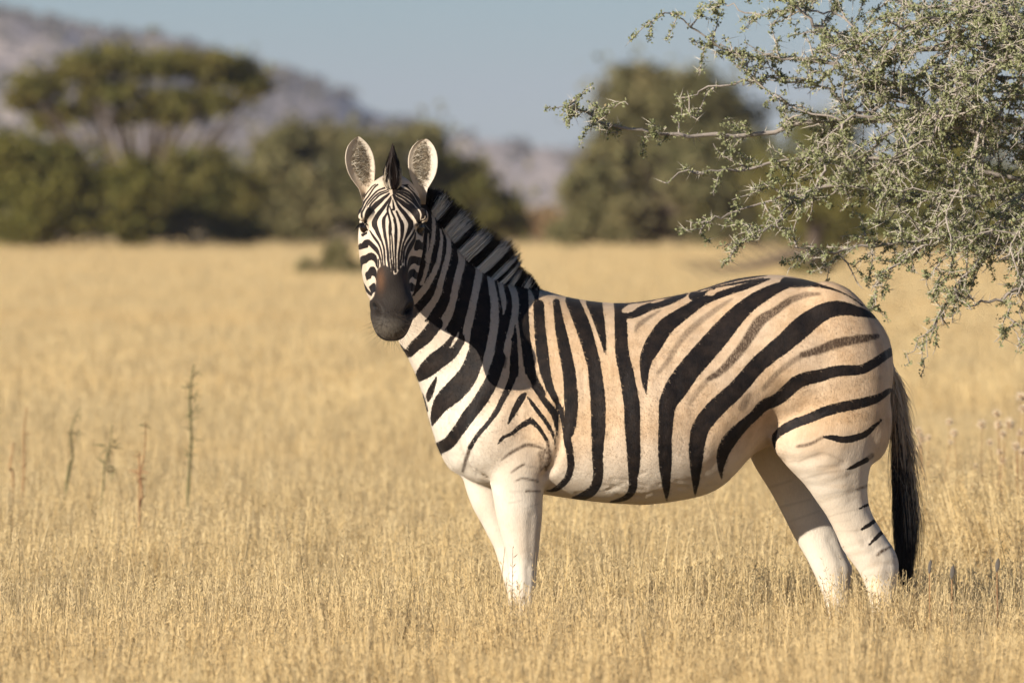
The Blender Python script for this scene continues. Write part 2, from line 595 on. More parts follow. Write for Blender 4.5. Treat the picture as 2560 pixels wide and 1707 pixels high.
hoof = lambda cx, off: [(cx + 8, -240, 27, off, .03), (cx + 8, -190, 33, off, .036), (cx, -150, 30, off, .033), (cx - 10, -100, 31, off, .034),
                        (cx - 18, -62, 38, off, .042), (cx - 22, -30, 44, off, .047), (cx - 24, -0.5, 47, off, .049)]
near_hind = leg([(2062, 1000, 138, .13, .08), (2062, 1060, 138, .15, .105), (2060, 1110, 128, .155, .105), (2070, 1160, 108, .15, .092), (2090, 1210, 80, .14, .075),
                 (2107, 1255, 65, .13, .060), (2125, 1290, 59, .125, .052), (2148, 1331, 61, .12, .047), (2171, 1373, 66, .118, .048),
                 (2188, 1404, 60, .115, .050), (2197, 1430, 51, .115, .045), (2201, 1461, 40, .11, .037), (2206, 1500, 33, .11, .033),
                 (2210, 1560, 28, .11, .029)] + hoof(2212, .11))
far_hind = leg([(1975, 1040, 100, -.13, .08), (1955, 1090, 90, -.145, .09), (1950, 1143, 76, -.145, .085), (1975, 1182, 80, -.14, .075), (1992, 1224, 70, -.13, .065),
                (2010, 1266, 65, -.125, .06), (2034, 1319, 62, -.12, .052), (2046, 1346, 60, -.118, .05), (2066, 1392, 53, -.115, .048),
                (2080, 1420, 53, -.112, .047), (2085, 1453, 43, -.11, .04), (2090, 1500, 32, -.11, .033), (2095, 1560, 28, -.11, .029)] + hoof(2097, -.11))
near_fore = leg([(1275, 1040, 100, .10, .07), (1285, 1100, 98, .11, .085), (1296, 1160, 82, .115, .08), (1293, 1200, 70, .115, .07), (1295, 1240, 63, .115, .062),
                 (1298, 1290, 58, .112, .055), (1301, 1331, 51, .11, .05), (1305, 1377, 43, .108, .044), (1306, 1410, 38, .105, .04),
                 (1305, 1453, 36, .105, .04), (1305, 1495, 35, .105, .04), (1305, 1530, 33, .103, .038), (1305, 1565, 27, .102, .031)] + hoof(1300, .10))
far_fore = leg([(1215, 1090, 75, -.09, .07), (1212, 1160, 62, -.10, .07), (1215, 1205, 56, -.10, .062), (1222, 1239, 53, -.10, .058), (1233, 1277, 48, -.10, .052), (1247, 1308, 44, -.10, .048),
                (1259, 1338, 41, -.10, .045), (1272, 1369, 38, -.10, .042), (1282, 1407, 36, -.10, .04), (1292, 1446, 35, -.10, .04),
                (1302, 1484, 34, -.10, .039), (1311, 1530, 32, -.10, .037), (1317, 1565, 27, -.10, .031)] + hoof(1330, -.10))


def blob(px, py, off, rs, rn, rz, tilt=0.0):
    bm = bmesh.new()
    bmesh.ops.create_uvsphere(bm, u_segments=28, v_segments=18, radius=1.0)
    V = np.array([v.co[:] for v in bm.verts])
    F = [tuple(v.index for v in f.verts) for f in bm.faces]
    bm.free()
    c, s = math.cos(tilt), math.sin(tilt)
    X, Z = V[:, 0] * rs, V[:, 2] * rz
    X, Z = X * c + Z * s, -X * s + Z * c
    P = sag(px, py, off) + np.outer(X, S_AX) + np.outer(V[:, 1] * rn, N_AX) + np.outer(Z, Z_AX)
    return P, F


blobs = []
for sgn in (1, -1):
    dx = 0 if sgn > 0 else -60
    blobs += [blob(1265 + dx, 985, .12 * sgn, .115, .075, .25, .30),      # shoulder
              blob(1245 + dx, 1080, .125 * sgn, .12, .08, .12, .9),       # point of the shoulder, upper arm
              blob(1335 + dx, 1140, .13 * sgn, .075, .05, .09, -.3),      # elbow
              blob(2085 + dx, 930, .165 * sgn, .165, .105, .27, -.15),    # thigh
              blob(1992 + dx, 1062, .15 * sgn, .075, .07, .11, .4),      # stifle
              blob(2150 + dx, 1010, .13 * sgn, .09, .10, .18, -.2)]       # buttock
# head -----------------------------------------------------------------
H_O = at_depth(984.0, 462, 24.55)          # top of the forehead between the ears
HP = math.radians(27)
H_L = np.array([0.0, -math.sin(HP), -math.cos(HP)])     # poll to muzzle
H_F = np.array([0.0, -math.cos(HP), math.sin(HP)])      # out of the face
H_X = np.array([1.0, 0, 0])
# the face is rolled a little about its long axis, away from the sun
ROLL = math.radians(4)
H_X, H_F = H_X * math.cos(ROLL) - H_F * math.sin(ROLL), H_F * math.cos(ROLL) + H_X * math.sin(ROLL)
# along, half width at the face, half width at the jaw, depth, face line offset
HD = [(-.075, .02, .02, .05, -.06), (-.055, .043, .043, .09, -.042), (-.03, .066, .068, .13, -.02), (.0, .080, .082, .17, -.004), (.04, .086, .089, .195, .003), (.08, .092, .094, .215, .008), (.12, .096, .096, .23, .010),
      (.16, .086, .096, .245, .008), (.20, .071, .095, .25, .005), (.24, .059, .091, .242, .002), (.28, .053, .080, .21, 0.0),
      (.305, .053, .068, .172, .001), (.325, .058, .061, .142, .003), (.345, .0645, .062, .126, .006), (.37, .067, .063, .118, .008), (.395, .064, .060, .114, .006),
      (.42, .057, .055, .108, .002), (.44, .049, .049, .098, -.003), (.453, .039, .04, .085, -.010), (.462, .024, .027, .062, -.020), (.467, .01, .012, .03, -.034)]
HDI = catmull(HD, 4)
hr = []
for t, wf, wb, dep, fo in HDI:
    v = SI
    wid = wb + (wf - wb) * np.clip((v + 1) / 2, 0, 1) ** .8
    ring = H_O + H_L * t + np.outer(fo - dep / 2 + dep / 2 * np.sign(v) * np.abs(v) ** .85, H_F) + np.outer(wid * np.sign(CO) * np.abs(CO) ** np.where(v > 0, .95, .78), H_X)
    hr.append(ring)
head = loft(hr)


def hpos(x, t, f):
    return H_O + H_X * x + H_L * t + H_F * f


def hblob(x, t, f, rx, rt, rf):
    bm = bmesh.new()
    bmesh.ops.create_uvsphere(bm, u_segments=20, v_segments=14, radius=1.0)
    V = np.array([v.co[:] for v in bm.verts])
    F = [tuple(v.index for v in fc.verts) for fc in bm.faces]
    bm.free()
    return hpos(x, t, f) + np.outer(V[:, 0] * rx, H_X) + np.outer(V[:, 1] * rt, H_L) + np.outer(V[:, 2] * rf, H_F), F


for sx in (-1, 1):
    blobs += [hblob(.082 * sx, .095, -.012, .022, .028, .024)]    # brow over the eye
hparts = [head] + blobs[-2:]
chin = hblob(0, .436, -.080, .036, .024, .026)
hparts.append(chin)
bodyparts = [trunk] + blobs[:-2]
SRC = [(bodyparts, 0), ([near_hind], 1), ([far_hind], 2), ([near_fore], 3), ([far_fore], 4), (hparts, 5)]
V_all, F_all, lab_all = [], [], []
nv = 0
for plist, lab in SRC:
    for V, F in plist:
        V_all.append(V)
        F_all += [tuple(i + nv for i in f) for f in F]
        lab_all.append(np.full(len(V), lab))
        nv += len(V)
V_all = np.concatenate(V_all)
lab_all = np.concatenate(lab_all)
me = bpy.data.meshes.new('body_src')
me.from_pydata([tuple(v) for v in V_all], [], F_all)
bm = bmesh.new()
bm.from_mesh(me)
bmesh.ops.recalc_face_normals(bm, faces=bm.faces)
bm.to_mesh(me)
bm.free()
tmp = bpy.data.objects.new('body_src', me)
COL.objects.link(tmp)
md = tmp.modifiers.new('r', 'REMESH')
md.mode = 'VOXEL'
md.voxel_size = 0.0055
dg = bpy.context.evaluated_depsgraph_get()
ev = tmp.evaluated_get(dg)
me2 = bpy.data.meshes.new_from_object(ev)
bpy.data.objects.remove(tmp)
n2 = len(me2.vertices)
co = np.empty(n2 * 3, np.float32)
me2.vertices.foreach_get('co', co)
co = co.reshape(-1, 3).astype(float)
ed = np.empty(len(me2.edges) * 2, np.int32)
me2.edges.foreach_get('vertices', ed)
ed = ed.reshape(-1, 2)
# labels from the nearest source vertex
kd = kdtree.KDTree(len(V_all))
for i, v in enumerate(V_all):
    kd.insert(v, i)
kd.balance()
lab = np.array([lab_all[kd.find(v)[1]] for v in co])
deg = np.bincount(ed.ravel(), minlength=n2).astype(float)


def lap(P):
    s = np.zeros_like(P)
    for a, b in ((0, 1), (1, 0)):
        for k in range(3):
            s[:, k] += np.bincount(ed[:, a], weights=P[ed[:, b], k], minlength=n2)
    return s / deg[:, None] - P


ishead = (lab == 5)
hw = ishead.astype(float)[:, None]
for _ in range(25):
    hw = hw + .5 * (np.bincount(ed[:, 0], weights=hw[ed[:, 1], 0], minlength=n2) + np.bincount(ed[:, 1], weights=hw[ed[:, 0], 0], minlength=n2))[:, None] / deg[:, None] - .5 * hw
# gentler smoothing on the head, the feet and the chest line
zfac = np.clip((co[:, 2:3] - .05) / .25, .12, 1)
lowleg = (np.isin(lab, (1, 2, 3, 4)) * np.clip((.78 - co[:, 2]) / .1, 0, 1))[:, None]
amount = (1 - .80 * np.clip(hw, 0, 1)) * zfac * (1 - .6 * lowleg)
for it in range(42):
    co = co + .62 * amount * lap(co)
    co = co - .45 * amount * lap(co) * (it % 2)
for it in range(5):
    co = co + .5 * lap(co)
me2.vertices.foreach_set('co', co.astype(np.float32).ravel())
me2.update()
body_me = me2

# finer faces on the head so that the facial stripes stay crisp
bm = bmesh.new()
bm.from_mesh(body_me)
bm.verts.ensure_lookup_table()
lay = bm.verts.layers.float.new('label')
for v, l in zip(bm.verts, lab):
    v[lay] = float(l)
hf = [e for e in bm.edges if lab[e.verts[0].index] == 5 or lab[e.verts[1].index] == 5]
bmesh.ops.subdivide_edges(bm, edges=hf, cuts=2, use_grid_fill=True, smooth=0.0)
bm.to_mesh(body_me)
bm.free()

n3 = len(body_me.vertices)
co = np.empty(n3 * 3, np.float32)
body_me.vertices.foreach_get('co', co)
co = co.reshape(-1, 3).astype(float)
lab = np.empty(n3, np.float32)
body_me.attributes['label'].data.foreach_get('value', lab)
lab = np.round(lab).astype(int)

# sculpted details of the head
hx, ht, hf_ = (co - H_O) @ H_X, (co - H_O) @ H_L, (co - H_O) @ H_F
nrm = np.empty(n3 * 3, np.float32)
body_me.vertices.foreach_get('normal', nrm)
nrm = nrm.reshape(-1, 3).astype(float)
HM = (lab == 5)


def dent(x, t, rx, rt, depth, ang=0.0, front=True):
    global co
    u, v = hx - x, ht - t
    c, s = math.cos(ang), math.sin(ang)
    u, v = u * c + v * s, -u * s + v * c
    g = np.exp(-(u / rx) ** 2 - (v / rt) ** 2) * HM
    if front:
        g = g * (hf_ > -.085)
    co -= nrm * (g * depth)[:, None]


for sx in (-1, 1):
    dent(.051 * sx, .392, .009, .020, .022, .5 * sx)          # nostril
    dent(.062 * sx, .388, .008, .024, -.006, .4 * sx)          # its outer rim
    dent(.038 * sx, .385, .008, .022, -.003, .5 * sx)
    dent(.060 * sx, .235, .010, .085, .007, 0.12 * sx)           # hollow between nose and cheek
    dent(.082 * sx, .125, .013, .015, .010)                     # eye socket
    dent(.072 * sx, .088, .018, .010, -.006, -.5 * sx)          # upper lid
g = HM * np.exp(-((hf_ + .062) / .006) ** 2) * np.clip((ht - .405) / .02, 0, 1)
co -= nrm * (g * .007)[:, None]
# sculpted details of the trunk: soft folds and muscle edges
pxy = project(co)


def crease(pts, width, depth, labs=(0, 1, 3)):
    global co
    d = np.full(n3, 1e9)
    P = np.array(pts, float)
    for a, b in zip(P[:-1], P[1:]):
        ab = b - a
        t = np.clip(((pxy - a) @ ab) / (ab @ ab), 0, 1)
        d = np.minimum(d, np.linalg.norm(pxy - a - t[:, None] * ab, axis=1))
    m = np.isin(lab, labs) & ((nrm @ FWD) < 0)
    co -= nrm * (np.exp(-(d / width) ** 2) * m * depth)[:, None]


crease([(1395, 1010), (1405, 1060), (1398, 1120), (1385, 1165), (1365, 1190)], 11, .012)     # behind the elbow
crease([(1330, 960), (1380, 1010), (1392, 1060)], 20, .007)
crease([(1290, 930), (1240, 1000), (1190, 1060)], 26, .006)       # in front of the shoulder blade
crease([(1215, 1020), (1160, 1085), (1120, 1140)], 22, .005)
crease([(1235, 1210), (1205, 1185), (1165, 1175)], 16, .005)      # between foreleg and breast
crease([(1930, 1070), (1940, 1020), (1965, 975)], 28, .010)       # flank
crease([(1760, 1180), (1850, 1110), (1915, 1060)], 20, .004)
crease([(2150, 1100), (2135, 1180), (2130, 1250)], 18, .0028)      # gaskin tendon line
crease([(2150, 1330), (2185, 1372), (2200, 1400)], 12, .0025)
crease([(1965, 1150), (2000, 1155), (2050, 1140)], 14, .004)
crease([(1330, 1290), (1325, 1350), (1328, 1400)], 11, .0028)       # foreleg tendon
crease([(1075, 760), (1120, 820), (1170, 960)], 30, .004, (0,))
crease([(2040, 1262), (2110, 1240), (2160, 1222)], 8, .0012)
crease([(2105, 1375), (2150, 1360), (2190, 1338)], 8, .0013)
crease([(2120, 1392), (2165, 1385), (2215, 1360)], 8, .0012)
crease([(2165, 1425), (2200, 1412), (2240, 1408)], 8, .0016)
crease([(2195, 1340), (2216, 1372), (2222, 1410), (2216, 1450)], 12, .0015)
crease([(2222, 1420), (2218, 1460), (2215, 1500)], 11, .0012)
crease([(2176, 1440), (2186, 1480), (2190, 1510)], 9, .002)
crease([(2075, 1350), (2100, 1400), (2108, 1440), (2108, 1480)], 10, .0025, (2,))
crease([(2045, 1440), (2060, 1470), (2068, 1500)], 8, .0015, (2,))
crease([(1290, 1390), (1288, 1440), (1292, 1490)], 10, .002, (3,))
crease([(1320, 1420), (1322, 1460), (1318, 1500)], 8, .003, (3,))
crease([(1985, 1182), (2040, 1190), (2110, 1160)], 11, .0016)
crease([(1990, 1215), (2060, 1215), (2120, 1192)], 10, .0014)
crease([(2105, 1160), (2125, 1120), (2130, 1085)], 16, .002)
for k in range(16):
    x0, y0 = 1440 + 40 * k + RNG.normal() * 8, 1030 + RNG.normal() * 30
    if k < 8:
        crease([(x0, y0 - 130), (x0 + 14, y0), (x0 + 10, y0 + 130)], 13, .0016, (0,))     # hint of ribs
for k in range(26):
    x0, y0 = 1440 + 380 * RNG.random(), 1195 + 45 * RNG.random()
    crease([(x0, y0), (x0 + 25 + 25 * RNG.random(), y0 + RNG.normal() * 7)], 4.5, .0016, (0,))   # belly skin wrinkles
wr = RNG.normal(size=(14, 4))
for k in range(10):
    x0, y0 = 1300 + 800 * RNG.random(), 800 + 330 * RNG.random()
    crease([(x0, y0), (x0 + RNG.normal() * 30, y0 + 90)], 26, .0022 * (1 if k % 2 else -1), (0,))
body_me.vertices.foreach_set('co', co.astype(np.float32).ravel())
body_me.update()

# ------------------------------------------------------------------ ears (islands of the body mesh)
A_ = lambda x, y: (820 + x / 2.6133, 320 + y / 2.6133)
ear_rows = {
    'l': [(500, 226, 300), (470, 222, 302), (440, 214, 302), (400, 202, 303), (365, 175, 303), (330, 150, 305), (295, 131, 308), (260, 120, 309), (225, 113, 306), (190, 111, 300),
          (155, 116, 288), (120, 128, 270), (95, 146, 250), (75, 165, 228), (62, 182, 212), (56, 194, 200)],
    'r': [(500, 570, 636), (470, 570, 640), (440, 570, 642), (400, 570, 650), (365, 556, 672), (330, 541, 693), (295, 530, 707), (260, 524, 715), (225, 522, 718), (190, 524, 716),
          (155, 533, 708), (120, 552, 693), (98, 574, 676), (85, 592, 663), (76, 612, 652), (72, 634, 641)]}
ear_hair = []
EV, EF, E_in, E_far = [], [], [], []
NV_ = 21
for side, rows in ear_rows.items():
    rows = np.array(rows, float)
    rows = np.stack([np.interp(np.linspace(0, len(rows) - 1, 40), np.arange(len(rows)), rows[:, k]) for k in range(3)], 1)
    nr = len(rows)
    base = len(EV)
    vv = np.linspace(-1, 1, NV_)
    for layer in (0, 1):
        for i, (yy, xl, xr) in enumerate(rows):
            u = i / (nr - 1)
            wid = (xr - xl) / 2 / 2.6133 / 857.0
            for v in vv:
                px, py = A_((xl + xr) / 2 + (xr - xl) / 2 * v, yy)
                cup = (1 - v * v)
                skew = .35 if side == 'l' else -.35
                d = 24.545 + .11 * (1 - u) ** 2 + .42 * wid * cup + skew * wid * v * .5 + .012 * u
                if layer == 1:
                    d += .004 + .012 * cup * (1 - .6 * u)
                P = at_depth(px, py, d)
                EV.append(P)
                if layer == 0:
                    e = math.sqrt((v * 1.25 - (.08 if side == 'l' else -.12)) ** 2 + ((u - .52) / .34) ** 2)
                    E_in.append(max(0, 1.05 - e))
                    if e < .86 and RNG.random() < .85:
                        ear_hair.append((P, side, v, u))
                else:
                    E_in.append(-1.0)
    L0, L1 = base, base + nr * NV_
    for i in range(nr - 1):
        for j in range(NV_ - 1):
            a = L0 + i * NV_ + j
            EF.append((a, a + 1, a + NV_ + 1, a + NV_))
            a = L1 + i * NV_ + j
            EF.append((a, a + NV_, a + NV_ + 1, a + 1))
        for j in (0, NV_ - 1):
            a, b = L0 + i * NV_ + j, L1 + i * NV_ + j
            EF.append((a, a + NV_, b + NV_, b) if j == 0 else (a, b, b + NV_, a + NV_))
    for j in range(NV_ - 1):
        for i in (0, nr - 1):
            a, b = L0 + i * NV_ + j, L1 + i * NV_ + j
            EF.append((a, b, b + 1, a + 1))
EV = np.array(EV)
E_in = np.array(E_in)
# ------------------------------------------------------------------ coat pattern
# Strokes are centre lines with full widths, read off the coat; converted to photo pixels and
# projected on the hide once, here. The far side gets the mirrored pattern.
TILE = {'A': (820, 320, 2.6133), 'B': (960, 640, 2.6133), 'C': (1400, 660, 2.6133), 'D': (1780, 660, 2.6133), 'E': (1780, 1040, 2.6133),
        'F': (1180, 980, 5.2267), 'G': (2040, 1180, 5.2267), '1': (890, 460, 15.68), '2': (980, 460, 15.68), '3': (890, 550, 15.68),
        '4': (980, 550, 15.68), '5': (890, 640, 15.68), '6': (980, 640, 15.68), 'M': (850, 620, 6.0308), 'P': (0, 0, 1.0)}


def conv(t, pts):
    ox, oy, s = TILE[t]
    return np.array([[ox + p[0] / s, oy + p[1] / s] + ([p[2] / s] if len(p) > 2 else []) for p in pts])


BODY = []   # (kind, tile, pts)  kind: d dark, w white, D dark polygon


def d(t, *p): BODY.append(('d', t, p))
def w(t, *p): BODY.append(('w', t, p))
def D(t, *p): BODY.append(('D', t, p))


# neck: dark ground with white stripes
D('P', (880, 430), (1060, 465), (1112, 565), (1166, 642), (1222, 688), (1302, 706), (1352, 712), (1338, 790), (1346, 870), (1366, 938), (1327, 931), (1285, 946), (1251, 889),
  (1190, 885), (1144, 847), (1090, 808), (1032, 800), (1005, 740), (900, 740))
w('A', (684, 560, 16), (692, 620, 22), (686, 720, 24), (664, 830, 24), (636, 950, 22), (610, 1020, 20))
w('A', (655, 690, 10), (652, 760, 14), (640, 860, 12))
w('A', (733, 660, 8), (743, 730, 22), (730, 820, 26), (712, 900, 30), (680, 970, 36), (630, 1050, 42), (560, 1130, 46), (480, 1200, 40))
w('A', (775, 650, 60), (790, 730, 32), (786, 830, 34), (760, 930, 36), (735, 1010, 40), (715, 1090, 42), (665, 1170, 50), (600, 1250, 62), (530, 1330, 80), (455, 1410, 90))
w('A', (865, 800, 45), (876, 870, 46), (852, 960, 46), (830, 1060, 46), (812, 1150, 46), (780, 1230, 54), (724, 1320, 66))
w('B', (354, 505, 72), (270, 598, 96), (190, 690, 118), (160, 720, 96))
w('A', (965, 890, 44), (988, 920, 46), (978, 1000, 46), (955, 1110, 46), (936, 1200, 50), (912, 1300, 52))
w('B', (545, 460, 52), (532, 560, 52), (518, 640, 60), (470, 730, 70), (420, 785, 80), (380, 840, 80), (330, 930, 76), (300, 1010, 44))
w('A', (1055, 955, 36), (1072, 1040, 48), (1088, 1150, 52), (1085, 1300, 54), (1062, 1430, 58))
w('B', (694, 614, 60), (660, 735, 68), (620, 830, 80), (545, 935, 96), (450, 1040, 108), (375, 1140, 110), (335, 1205, 80))
w('A', (1110, 975, 20), (1130, 1040, 32), (1146, 1120, 34), (1150, 1180, 22), (1147, 1215, 6))
w('A', (1180, 1005, 30), (1205, 1050, 42), (1225, 1120, 46), (1222, 1210, 44), (1205, 1290, 40), (1185, 1360, 38))
w('B', (812, 560, 46), (800, 650, 48), (790, 740, 58), (768, 830, 72), (712, 950, 100), (640, 1070, 116), (560, 1190, 120))
w('B', (862, 400, 24), (872, 480, 22), (884, 600, 28), (895, 700, 34), (900, 780, 44), (880, 850, 70), (850, 920, 60))
w('A', (1275, 1030, 34), (1310, 1080, 44), (1332, 1150, 44), (1335, 1270, 44), (1350, 1400, 48))
w('B', (984, 564, 48), (1000, 660, 46), (1015, 740, 44), (1035, 830, 60), (1062, 905, 50), (1085, 950, 20))
# chest
d('B', (95, 580, 22), (150, 640, 50), (200, 590, 76), (280, 520, 88), (340, 440, 90))
d('B', (180, 768, 8), (215, 800, 46), (280, 740, 108), (350, 680, 118), (425, 622, 118), (480, 545, 100))
w('B', (432, 602, 6), (455, 565, 16), (478, 525, 16), (490, 490, 6))
d('B', (345, 788, 12), (318, 850, 34), (295, 910, 44), (288, 950, 12))
d('B', (246, 895, 12), (258, 940, 26), (272, 985, 24), (286, 1016, 6))
d('B', (272, 1045, 8), (284, 1100, 22), (298, 1150, 20), (306, 1175, 6))
d('B', (316, 1108, 10), (330, 1055, 56), (372, 968, 108), (435, 905, 136), (510, 830, 140), (565, 745, 124), (600, 640, 110))
d('B', (372, 1318, 14), (350, 1265, 74), (420, 1222, 82), (478, 1150, 80), (540, 1060, 86), (610, 970, 88), (668, 880, 92), (715, 790, 86), (755, 660, 80))
d('B', (856, 455, 10), (856, 520, 26), (856, 620, 36), (850, 740, 46), (826, 830, 48), (782, 920, 42), (740, 1005, 36), (685, 1085, 31), (615, 1165, 30), (562, 1250, 28))
d('B', (430, 1413, 8), (462, 1428, 22), (492, 1442, 16), (505, 1450, 6))
d('B', (922, 900, 26), (898, 930, 46), (860, 995, 42), (832, 1050, 28), (806, 1100, 8))
d('B', (905, 210, 70), (915, 330, 62), (918, 500, 56), (934, 640, 58), (955, 740, 62), (985, 820, 58), (1035, 905, 50))
d('F', (800, -60, 40), (870, 10, 66), (945, 110, 84), (1025, 210, 92), (1080, 290, 100), (1100, 400, 66), (1112, 500, 38), (1126, 600, 8))
d('B', (1010, 320, 70), (1020, 480, 74), (1036, 640, 82), (1058, 770, 68), (1085, 860, 54), (1118, 930, 44))
d('F', (1035, -40, 70), (1080, 80, 58), (1150, 220, 74), (1180, 320, 58), (1200, 420, 60), (1216, 520, 70))
d('F', (700, 20, 12), (730, 70, 34), (795, 160, 52), (870, 260, 56), (940, 350, 55), (1000, 440, 52), (1050, 540, 40), (1080, 640, 28), (1100, 760, 16), (1092, 880, 10))
# shoulder and foreleg
d('F', (335, 688, 10), (388, 612, 52), (430, 578, 46), (520, 540, 50), (620, 455, 64), (700, 410, 76), (765, 375, 84), (850, 440, 60), (920, 530, 50), (978, 630, 44))
d('F', (748, 318, 14), (762, 372, 60))
d('B', (1125, 300, 44), (1148, 450, 66), (1178, 600, 80), (1208, 750, 84), (1222, 900, 92), (1222, 1050, 84), (1212, 1150, 62))
d('F', (1255, 480, 130), (1245, 600, 100), (1268, 720, 98), (1288, 850, 94), (1288, 1000, 90), (1240, 1130, 88), (1150, 1228, 80), (1050, 1283, 46), (965, 1287, 10))
d('B', (1230, 290, 90), (1280, 420, 92), (1330, 560, 92), (1370, 700, 92))
# trunk
d('C', (85, 222, 60), (140, 360, 86), (186, 500, 82), (220, 650, 86), (240, 800, 96), (250, 950, 100), (250, 1100, 90), (245, 1250, 72), (250, 1370, 70), (226, 1460, 65), (160, 1512, 58), (85, 1525, 16))
d('C', (222, 250, 108), (244, 330, 84), (266, 420, 62), (284, 500, 38), (296, 590, 8))
d('C', (400, 270, 100), (395, 330, 80), (398, 420, 84), (400, 500, 86), (408, 600, 92), (432, 700, 96), (450, 800, 100), (467, 900, 105), (472, 1000, 105), (475, 1100, 100), (480, 1200, 90),
  (482, 1300, 84), (478, 1400, 62), (470, 1480, 52), (420, 1530, 34), (330, 1553, 14))
d('C', (420, 335, 40), (475, 332, 46), (525, 308, 58), (590, 278, 52), (660, 262, 46), (730, 238, 42), (800, 208, 32), (832, 195, 10))
d('C', (430, 262, 10), (560, 244, 12), (680, 222, 14), (820, 196, 12))
d('C', (563, 852, 6), (554, 770, 40), (553, 690, 62), (566, 615, 88), (602, 540, 112), (645, 468, 112), (695, 402, 108), (765, 350, 92), (850, 293, 80), (920, 248, 66), (1000, 216, 48), (1100, 182, 44),
  (1200, 150, 42), (1300, 116, 32), (1370, 98, 10))
d('C', (870, 210, 60), (930, 195, 30), (1010, 160, 10))
d('C', (900, 178, 12), (1000, 140, 18), (1150, 102, 22), (1280, 80, 20), (1350, 74, 10))
d('C', (950, 165, 8), (1080, 140, 14), (1200, 118, 16), (1330, 92, 8))
d('C', (697, 1545, 8), (695, 1470, 46), (692, 1400, 64), (688, 1300, 86), (685, 1200, 90), (687, 1100, 95), (695, 1000, 100), (706, 905, 118), (760, 812, 150), (840, 695, 148), (920, 602, 148), (1000, 512, 146),
  (1070, 430, 138), (1150, 340, 118), (1240, 260, 100), (1320, 208, 88), (1400, 165, 72), (1480, 133, 56))
d('D', (480, 120, 68), (560, 124, 60), (630, 127, 48), (700, 142, 24), (800, 168, 14), (900, 212, 10), (985, 272, 8))
d('C', (882, 1512, 6), (885, 1430, 46), (887, 1350, 70), (890, 1250, 94), (897, 1160, 106), (922, 1062, 118), (990, 972, 122), (1070, 892, 118), (1150, 820, 114), (1220, 740, 110), (1290, 660, 110), (1370, 590, 116),
  (1460, 520, 126))
d('D', (466, 520, 126), (575, 422, 140), (650, 362, 130), (730, 312, 112), (810, 290, 102), (880, 294, 84), (950, 310, 68), (1010, 325, 48), (1062, 346, 22))
d('D', (62, 1402, 8), (58, 1320, 46), (72, 1230, 82), (118, 1145, 94), (200, 1055, 74), (280, 985, 66), (340, 920, 76), (430, 882, 80), (520, 802, 90), (590, 755, 90), (700, 730, 82), (800, 702, 74), (900, 694, 70),
  (980, 688, 64), (1050, 652, 62), (1110, 612, 58), (1166, 574, 54))
d('D', (412, 1205, 6), (408, 1140, 38), (450, 1090, 58), (540, 1040, 62), (640, 1005, 64), (740, 962, 68), (840, 935, 68), (940, 915, 68), (1040, 890, 62), (1100, 865, 48), (1162, 825, 32))
d('D', (730, 1128, 16), (790, 1134, 34), (850, 1146, 44), (920, 1140, 46), (1000, 1110, 42), (1060, 1060, 28), (1105, 1018, 16))
d('D', (872, 1345, 8), (920, 1325, 26), (970, 1300, 34), (1010, 1278, 34))
# near hind leg
d('G', (565, 478, 22), (630, 445, 32), (715, 408, 36), (770, 385, 36))
d('G', (590, 750, 22), (650, 715, 46), (720, 670, 52), (815, 598, 50), (880, 550, 48))
d('G', (698, 945, 32), (780, 862, 50), (885, 760, 54), (940, 700, 50))
w('C', (420, 305, 30), (460, 288, 50), (505, 265, 20))
w('C', (596, 252, 10), (640, 240, 18), (684, 230, 6))
w('C', (955, 195, 14), (990, 188, 36), (1030, 172, 12))

